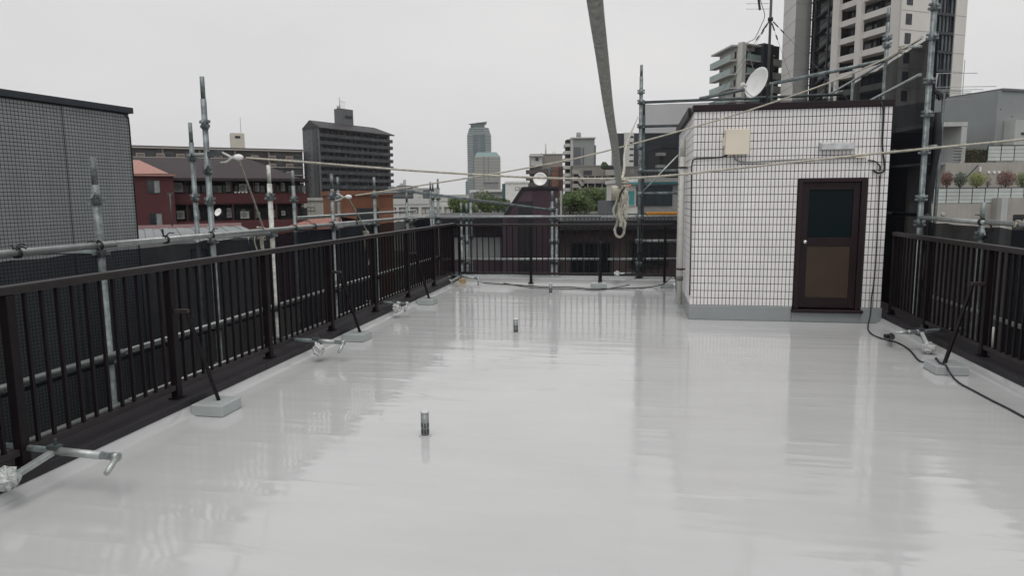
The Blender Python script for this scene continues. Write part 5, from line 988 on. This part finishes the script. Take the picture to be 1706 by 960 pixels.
# outside steel stair
fs = FD(1339, 132, 1382, 125); 
for px in (1341, 1357, 1379): s = fs.hit(px, 100)[0]; obj('stair_post', MB().fb(fs, s, s + .3, .2, .5, GROUND, ZT), STR, t)
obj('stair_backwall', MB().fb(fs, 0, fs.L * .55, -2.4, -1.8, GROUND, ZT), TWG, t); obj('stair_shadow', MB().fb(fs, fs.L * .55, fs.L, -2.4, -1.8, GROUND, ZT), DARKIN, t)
for k in range(-8, nf):
    z = zf + k * FH; a = fs.L
    st = obj('stair_landing', MB().fb(fs, .1, a * .35, -1.6, .5, z - .15, z), STR, t)
    obj('stair_flight', MB().bar(fs.pt(a * .3, -.2, z), fs.pt(a * .9, -.2, z + FH * .5), 1.0, .35).bar(fs.pt(a * .9, -1.1, z + FH * .5), fs.pt(a * .3, -1.1, z + FH), 1.0, .35).bar(fs.pt(a * .3, .3, z + 1.0), fs.pt(a * .9, .3, z + FH * .5 + 1.0), .08, .08).fb(fs, a * .72, a, -1.6, .4, z + FH * .5 - .15, z + FH * .5), STR, t)
    obj('landing_rail', MB().fb(fs, .1, a * .33, .42, .5, z + 1.0, z + 1.08).fb(fs, .1, a * .33, .42, .5, z + .5, z + .56), STR, st)
# right face
f3 = FD(1482, 112, 1602, 117.3)
S3 = lambda px: f3.hit(px, 150)[0]
obj('cream_wall', MB().fb(f3, 0, S3(1544), -2, .05, GROUND, ZT), TWW, t); obj('cream_wall', MB().fb(f3, S3(1583), S3(1601), -2, .05, GROUND, ZT), TWW, t); obj('curtain_wall', MB().fb(f3, S3(1544) + .01, S3(1583) - .01, -2, -.35, GROUND, ZT), GLASSF, t)
for k in range(-8, nf):
    z = f3.hit(1500, 150)[1] + k * FH + .4; obj('panel_joint', MB().fb(f3, 0, S3(1544), .05, .07, z, z + .06).fb(f3, S3(1583), S3(1601), .05, .07, z, z + .06), JN, t); obj('panel_joint', MB().fb(f3, S3(1491), S3(1491) + .06, .05, .068, z + .07, z + FH), JN, t)
    a = S3(1501); win(t, f3, (a, a + 1.25, z + .85, z + 2.5), .09, STR, GLASSF, 1, .1, 1)
    a, b = S3(1545), S3(1582)
    o = obj('spandrel', MB().fb(f3, a, b, -.3, -.02, z - .12, z + .32), STR, t)
    m = MB(); wv = (b - a) / 6
    for j in range(7): m.fb(f3, a + j * wv * .98, a + j * wv * .98 + .13, -.3, -.05, z + .33, z + FH - .13)
    obj('mullion_row', m, STR, t)['kind'] = 'stuff'
    for j in range(6):
        if (j * 7 + k * 3) % 4: obj('blind', MB().fb(f3, a + j * wv * .98 + .15, a + (j + 1) * wv * .98 - .02, -.34, -.31, z + .35, z + FH - .14), pmat('blue_grey_blind', (.14, .165, .18), .4, 0, .3, .4), t)

# ---- concrete block, terraces and planters at the right edge
f = FD(1602, 51, 1649, 48); t = bld('concrete_block', 'blank pale concrete building at the upper right edge', f); CW = pmat('board_marked_concrete', (.44, .455, .44), .85, 0, .1, .5, streak=.12); CWD = pmat('darker_grey_surface', (.25, .27, .27), .85, 0, .08, .5)
q3 = aD(1760, 330, 50); zt = f.hit(1649, 155)[1]; zl_ = f.hit(1610, 161)[1]
obj('wall', MB().prism(P2([f.O, f.pt(f.L, 0, 0), f.pt(f.L, 0, 0) + fwd0 * 9, f.O + fwd0 * 9]), GROUND, zl_, [zl_, zt, zt, zl_]), CW, t); f4 = Frame((f.pt(f.L + .01, 0, 0).x, f.pt(f.L + .01, 0, 0).y), (q3.x, q3.y))
obj('wall', MB().fb(f4, .0, f4.L, -9, 0, GROUND, f4.hit(1690, 152)[1]), CWD, t); obj('roof_edge', MB().fb(f4, .3, f4.L, -5, .1, f4.hit(1690, 152)[1] + .005, f4.hit(1690, 148)[1]), pmat('lead_grey', (.12, .13, .14), .6), t)  # right face in a darker grey than the left one
obj('lower_bay', MB().fb(f4, f4.hit(1672, 210)[0], f4.L, .02, .8, GROUND, f4.hit(1690, 202)[1]), CW, t); obj('strip_window', MB().fb(f4, f4.hit(1683, 210)[0], f4.L, .8, .85, f4.hit(1690, 224, .8)[1], f4.hit(1690, 220, .8)[1]), STR, t)
for px, py in ((1637, 195), (1667, 182), (1686, 194), (1681, 213)): s, z = (f if px < 1649 else f4).hit(px, py); obj('tie_hole', MB().lathe((f if px < 1649 else f4).pt(s, .0, z), [(.045, 0), (.045, .01)], 10, f.n if px < 1649 else f4.n), DARKIN, t)
obj('roof_mast', MB().tube([f4.pt(.4, -3, zt), f4.pt(.4, -3, f4.hit(1656, 103, -3)[1])], .02, 5), STEELD, t)
f = FP(1540, 1608, 47); t = bld('porch_block', 'dark open porch with white slab roof below the tall tower', f); s_ = lambda px: f.hit(px, 240)[0]; z_ = lambda py: f.hit(1570, py)[1]
obj('slab_roof', MB().fb(f, s_(1546), s_(1605), -4, .3, z_(211), z_(204)), CW, t); obj('pier', MB().fb(f, s_(1596), s_(1605), -4, .28, GROUND, z_(211) - .005), CW, t); obj('back_wall', MB().fb(f, s_(1500), s_(1596), -5, -4.02, GROUND, z_(211) - .01), DARKIN, t); obj('floor', MB().fb(f, s_(1540), s_(1596), -4, .2, z_(275), z_(271)), CWD, t)
for k in range(5): obj('rail', MB().fb(f, s_(1585), s_(1598), .3, .34, z_(248 + k * 5), z_(247 + k * 5)), STR, t)
c = aD(1596, 190, 52); tag(obj('wall_sign', MB().fb(FP(1590, 1602, 52), 0, .46, 0, .2, c.z - .3, c.z + .25), WHITE), 'small blank white box on the concrete building edge', 'box')
f = FP(1550, 1740, 44); t = bld('terrace_building', 'concrete terraced building with glass balustrades and planters at right', f); s_ = lambda px, n=0: f.hit(px, 300, n)[0]; z_ = lambda py, n=0: f.hit(1640, py, n)[1]
TC = pmat('warm_concrete', (.36, .345, .315), .85, 0, .1, .6, streak=.1); GP = pmat('frosted_glass_panel', (.50, .54, .52), .3, 0, .15, .8)
obj('terrace_wall', MB().fb(f, s_(1556), s_(1740), -2.6, 0, GROUND, z_(339)), TC, t); obj('upper_wall', MB().fb(f, s_(1574, -2.6), s_(1740, -2.6), -9, -2.6, GROUND, z_(271, -2.6)), TC, t); obj('front_block', MB().fb(f, s_(1665, .5), s_(1740, .5), .01, .5, GROUND, z_(330, .5)), TC, t); obj('garage_opening', MB().fb(f, s_(1693, .5), s_(1740, .5), .5, .53, GROUND, z_(358, .5)), DARKIN, t); obj('front_block_side', MB().fb(f, s_(1665, .5), s_(1675, .5), .5, .9, GROUND, z_(330, .5) - .003), CW, t)
def balustrade(x0, x1, yt, yb, n, px_step):
    px = x0; k = 0
    obj('handrail', MB().fb(f, s_(x0, n), s_(x1, n), n - .03, n + .03, z_(yt, n), z_(yt, n) + .05), STR, t)
    while px < x1:
        b = min(px + px_step, x1); obj('glass_panel', MB().fb(f, s_(px, n) + .02, s_(b, n) - .02, n - .01, n + .005, z_(yb, n) + .02, z_(yt, n) - .01), GP, t); obj('baluster_post', MB().fb(f, s_(px, n) - .02, s_(px, n) + .02, n - .05, n + .02, z_(yb, n), z_(yt, n)), STR, t)
        for q in range(1, 4): zz = z_(yb, n) + (z_(yt, n) - z_(yb, n)) * q / 4; obj('wire', MB().fb(f, s_(px, n), s_(b, n), n + .012, n + .02, zz, zz + .012), STR, t)
        px += px_step
balustrade(1557, 1740, 313.5, 338.5, -.06, 21.5); balustrade(1642, 1740, 243, 268, -2.7, 22)
c = f.hit(1571, 357, 0); obj('wall_vent', MB().lathe(f.pt(c[0], 0, c[1]), [(.12, 0), (.12, .05), (.08, .07)], 14, f.n), CW, t)
for px in (1647, 1656, 1664): c = f.hit(px, 287, -2.6); obj('wall_vent', MB().lathe(f.pt(c[0], -2.6, c[1]), [(.09, 0), (.09, .06)], 12, f.n), WHITE, t)
c = f.hit(1632, 282, -2.6); obj('wall_light', MB().fb(f, c[0] - .05, c[0] + .05, -2.6, -2.5, c[1] - .15, c[1] + .15), WHITE, t)
obj('stair_rail', MB().bar(f.pt(s_(1609, -2.4), -2.4, z_(296, -2.4)), f.pt(s_(1628, -2.4), -2.4, z_(275, -2.4)), .05, .05), STR, t)
obj('terrace_planter', MB().fb(f, s_(1560, -.5), s_(1740, -.5), -1.2, -.3, z_(339) + .004, z_(316, -.5)), TC, t)
def shrub(label, px, py, rx, rz, mt, seed, n=1500, leaf=.035, sq=False, nn=-.7, name='potted_shrub', cat='shrub'):
    rn = random.Random(seed); s, z = f.hit(px, py, nn); c = f.pt(s, nn, z); zb = z_(316, -.5); tt = thing(name, label, cat, (c.x, c.y, zb + .006), 'terrace plants')
    if not sq: obj('stems', MB().tube([Vector((c.x, c.y, zb + .006)), c], .025, 6).tube([Vector((c.x, c.y, zb + .1)), c + right0 * rx * .5], .015, 5).tube([Vector((c.x, c.y, zb + .1)), c - right0 * rx * .5], .015, 5), MATS['tree_bark'], tt)
    m = MB()
    for k in range(n):
        if sq: p = c + right0 * rn.uniform(-rx, rx) + fwd0 * rn.uniform(-.25, .25) + UPV * rn.uniform(-rz, rz)
        else:
            q = Vector((rn.gauss(0, 1), rn.gauss(0, 1), rn.gauss(0, 1))).normalized() * rn.random() ** .35; ex = 1 + .14 * math.sin(q.x * 9 + seed) * math.cos(q.z * 7); p = c + right0 * q.x * rx * ex + fwd0 * q.y * rx + UPV * q.z * rz * ex
        d1 = Vector((rn.gauss(0, 1), rn.gauss(0, 1), rn.gauss(0, 1))).normalized(); d2 = d1.orthogonal().normalized(); sz = leaf * rn.uniform(.6, 1.4); m.face([p - d1 * sz, p + d2 * sz * .6, p + d1 * sz, p - d2 * sz * .6])
    tag(obj('leaves', m, mt, tt), kind='stuff'); return tt
shrub('copper red shrub at the left end of the terrace planters', 1578, 298, .37, .50, LR, 1); shrub('dark green shrub between copper and yellow shrubs', 1600, 299, .40, .48, LB, 2); shrub('yellow-green shrub in the middle of the terrace', 1628, 299, .52, .50, LY, 3, 2000); shrub('thin bare shrub right of the yellow-green shrub', 1646, 302, .22, .40, leaf_mat('sparse_tan_leaf', (.08, .06, .04), (.20, .15, .10)), 4, 160); shrub('large copper red shrub right of the bare shrub', 1676, 298, .55, .52, LR, 5, 2200); shrub('bright green shrub cut by the right picture edge', 1704, 299, .45, .50, LG, 6, 1600)
def hedge(label, x0, x1, y0, y1, nn, seed):
    s0, zt = f.hit(x0, y0, nn); s1, zb = f.hit(x1, y1, nn); rn = random.Random(seed); m = MB()
    for k in range(2600):
        p = f.pt(rn.uniform(s0, s1), nn + rn.uniform(-.3, .05), zb + (zt - zb) * rn.random() + rn.gauss(0, .02)); d1 = Vector((rn.gauss(0, 1), rn.gauss(0, 1), rn.gauss(0, 1))).normalized(); d2 = d1.orthogonal().normalized(); sz = .04 * rn.uniform(.6, 1.4); m.face([p - d1 * sz, p + d2 * sz * .6, p + d1 * sz, p - d2 * sz * .6])
    tt = thing('hedge', label, 'hedge', f.pt((s0 + s1) / 2, nn, zb), 'clipped terrace hedges'); tag(obj('leaves', m, LH, tt), kind='stuff'); obj('soil_box', MB().fb(f, s0, s1, nn - .28, nn - .02, zb - .02, zt - .12), pmat('dark_soil', (.03, .026, .02), .9), tt)
hedge('clipped olive hedge left of the upper glass balustrade', 1600, 1643, 247, 274, -2.75, 8); hedge('clipped olive hedge along the top terrace under the white rope', 1660, 1740, 233, 244, -4.2, 9)
obj('top_terrace', MB().fb(f, s_(1655, -4), s_(1740, -4), -9, -3.9, GROUND, z_(244, -4)), TC, t)

# ---- aerials on the hut roof and beyond the right railing
HR = HZ1 + 0.053
mp_ = aY(1279, 150, 11.9); mt_ = thing('aerial_mast', 'tall dark aerial mast with guy wires on the hut roof', 'aerial', (mp_.x, mp_.y, HR)); mx_, my_ = mp_.x, mp_.y
ztp = aY(1284, -60, my_).z; obj('mast', MB().tube([(mx_, my_, HR), (mx_, my_, ztp)], .021, 10), pmat('rusty_dark_mast', (.06, .05, .05), .6), mt_); zg = aY(1282, 31, my_).z
obj('guy_collar', MB().tube([(mx_, my_, zg - .03), (mx_, my_, zg + .02)], .04, 8), BLACK, mt_)
for gx, gy in ((2.9, 12.8), (2.95, 10.3), (1.05, 12.7), (1.1, 10.2)): obj('guy_wire', MB().tube([(mx_, my_, zg), (gx, gy, HR)], .003, 4), STEELD, mt_); a = Vector((mx_, my_, zg)); b = Vector((gx, gy, HR)); obj('insulator', MB().tube([a.lerp(b, .04), a.lerp(b, .10)], .011, 6), BLACK, mt_); obj('insulator', MB().tube([a.lerp(b, .14), a.lerp(b, .18)], .011, 6), BLACK, mt_)
obj('tripod_foot', MB().bar((mx_, my_, HR + .25), (mx_ + .2, my_, HR), .02, .02).bar((mx_, my_, HR + .25), (mx_ - .12, my_ + .18, HR), .02, .02).bar((mx_, my_, HR + .25), (mx_ - .12, my_ - .18, HR), .02, .02), STEELB, mt_)
ya = aY(1262, 10, my_); bm_ = aY(1266, 16, my_); bt = aY(1259, -40, my_)
obj('antenna_boom', MB().bar(bt, bm_, .035, .03), BLACK, mt_)
for py in (5.5, 14.5, -6, -18, -30): c = aY(1261, py, my_); obj('antenna_element', MB().tube([c - right0 * .17, c + right0 * .19], .004, 5), STEELB, mt_)
obj('boom_clamp', MB().bar(bt.lerp(bm_, .4), Vector((mx_, my_, bt.lerp(bm_, .4).z + .02)), .03, .03), BLACK, mt_)
tag(obj('aerial_cable', MB().tube(curve_pts([aY(1264, -10, my_ - .03), aY(1270, 10, my_ - .03), aY(1274, 26, my_ - .03), aY(1268, 42, my_ - .03), aY(1257, 64, my_ - .03), aY(1246, 70, my_ - .03), aY(1244, 80, my_ - .03), aY(1251, 92, my_ - .03), aY(1253, 108, my_ - .03), aY(1258, 122, my_ - .03)], .03), .006, 6), pmat('grey_coax', (.17, .17, .17), .5)), 'grey aerial cable curling down beside the roof mast', 'cable')
c = aY(1264, 139, 11.75); dish('large white satellite dish on the hut roof', c, .25, -right0 * .93 - fwd0 * .34 + UPV * .30, pmat('dish_white', (.70, .70, .69), .4), pole=(mx_ + .07, my_ + .05, HR))
c = aX(1572, 160, 4.9); at = thing('aerial_mast', 'horizontal aerial with long thin elements beside the tall right post', 'aerial', (c.x, c.y, -3)); c = aX(1569, 160, 4.9)
obj('mast', MB().tube([(c.x + .02, c.y, -3), (c.x + .03, c.y, c.z + .05)], .028, 8), STEELD, at); obj('head', MB().bar(c - right0 * .12 + UPV * .08, c + right0 * .06 - UPV * .04, .05, .05).bar(c - right0 * .05 - UPV * .04, c + right0 * .08 + UPV * .03, .05, .06), BLACK, at)
b0, b1 = aX(1562, 122, 4.9), aX(1554, 166, 4.9); obj('boom', MB().bar(b0, b1, .02, .02), WHITE, at); obj('boom_arm', MB().bar(b0.lerp(b1, .55), c, .02, .02), BLACK, at)
for py, x0, x1 in ((122.5, 1548, 1615), (145, 1556, 1641), (150, 1549, 1623), (153, 1549, 1606), (156, 1549, 1608), (166.5, 1547, 1607)): a = aX(x0, py, 4.9); k = c.y / F_PX * 1.12; obj('element', MB().tube([a, a + right0 * (x1 - x0) * k + UPV * .004], .0055, 5), STEELB, at)
tag(obj('side_house', MB().box(4.6, 9.5, 4, 16, GROUND, -3), GRD), 'low dark flat-roofed neighbour below the right scaffold', 'building')

# ---- the damp air over the town
hz = obj('haze', MB().box(-1505, 1505, -205, 2405, GROUND - 1.4, 175), MATS['city_ground']); hz['kind'] = 'stuff'
hm = bpy.data.materials.new('damp_air'); hm.use_nodes = True; ht = hm.node_tree; ht.nodes.remove(ht.nodes['Principled BSDF'])
pv = N(ht, 'ShaderNodeVolumePrincipled'); pv.inputs['Color'].default_value = (1.0, 1.0, 1.0, 1); pv.inputs['Density'].default_value = 0.00011; pv.inputs['Anisotropy'].default_value = 0.1
ht.links.new(pv.outputs[0], ht.nodes['Material Output'].inputs['Volume']); hz.data.materials[0] = hm
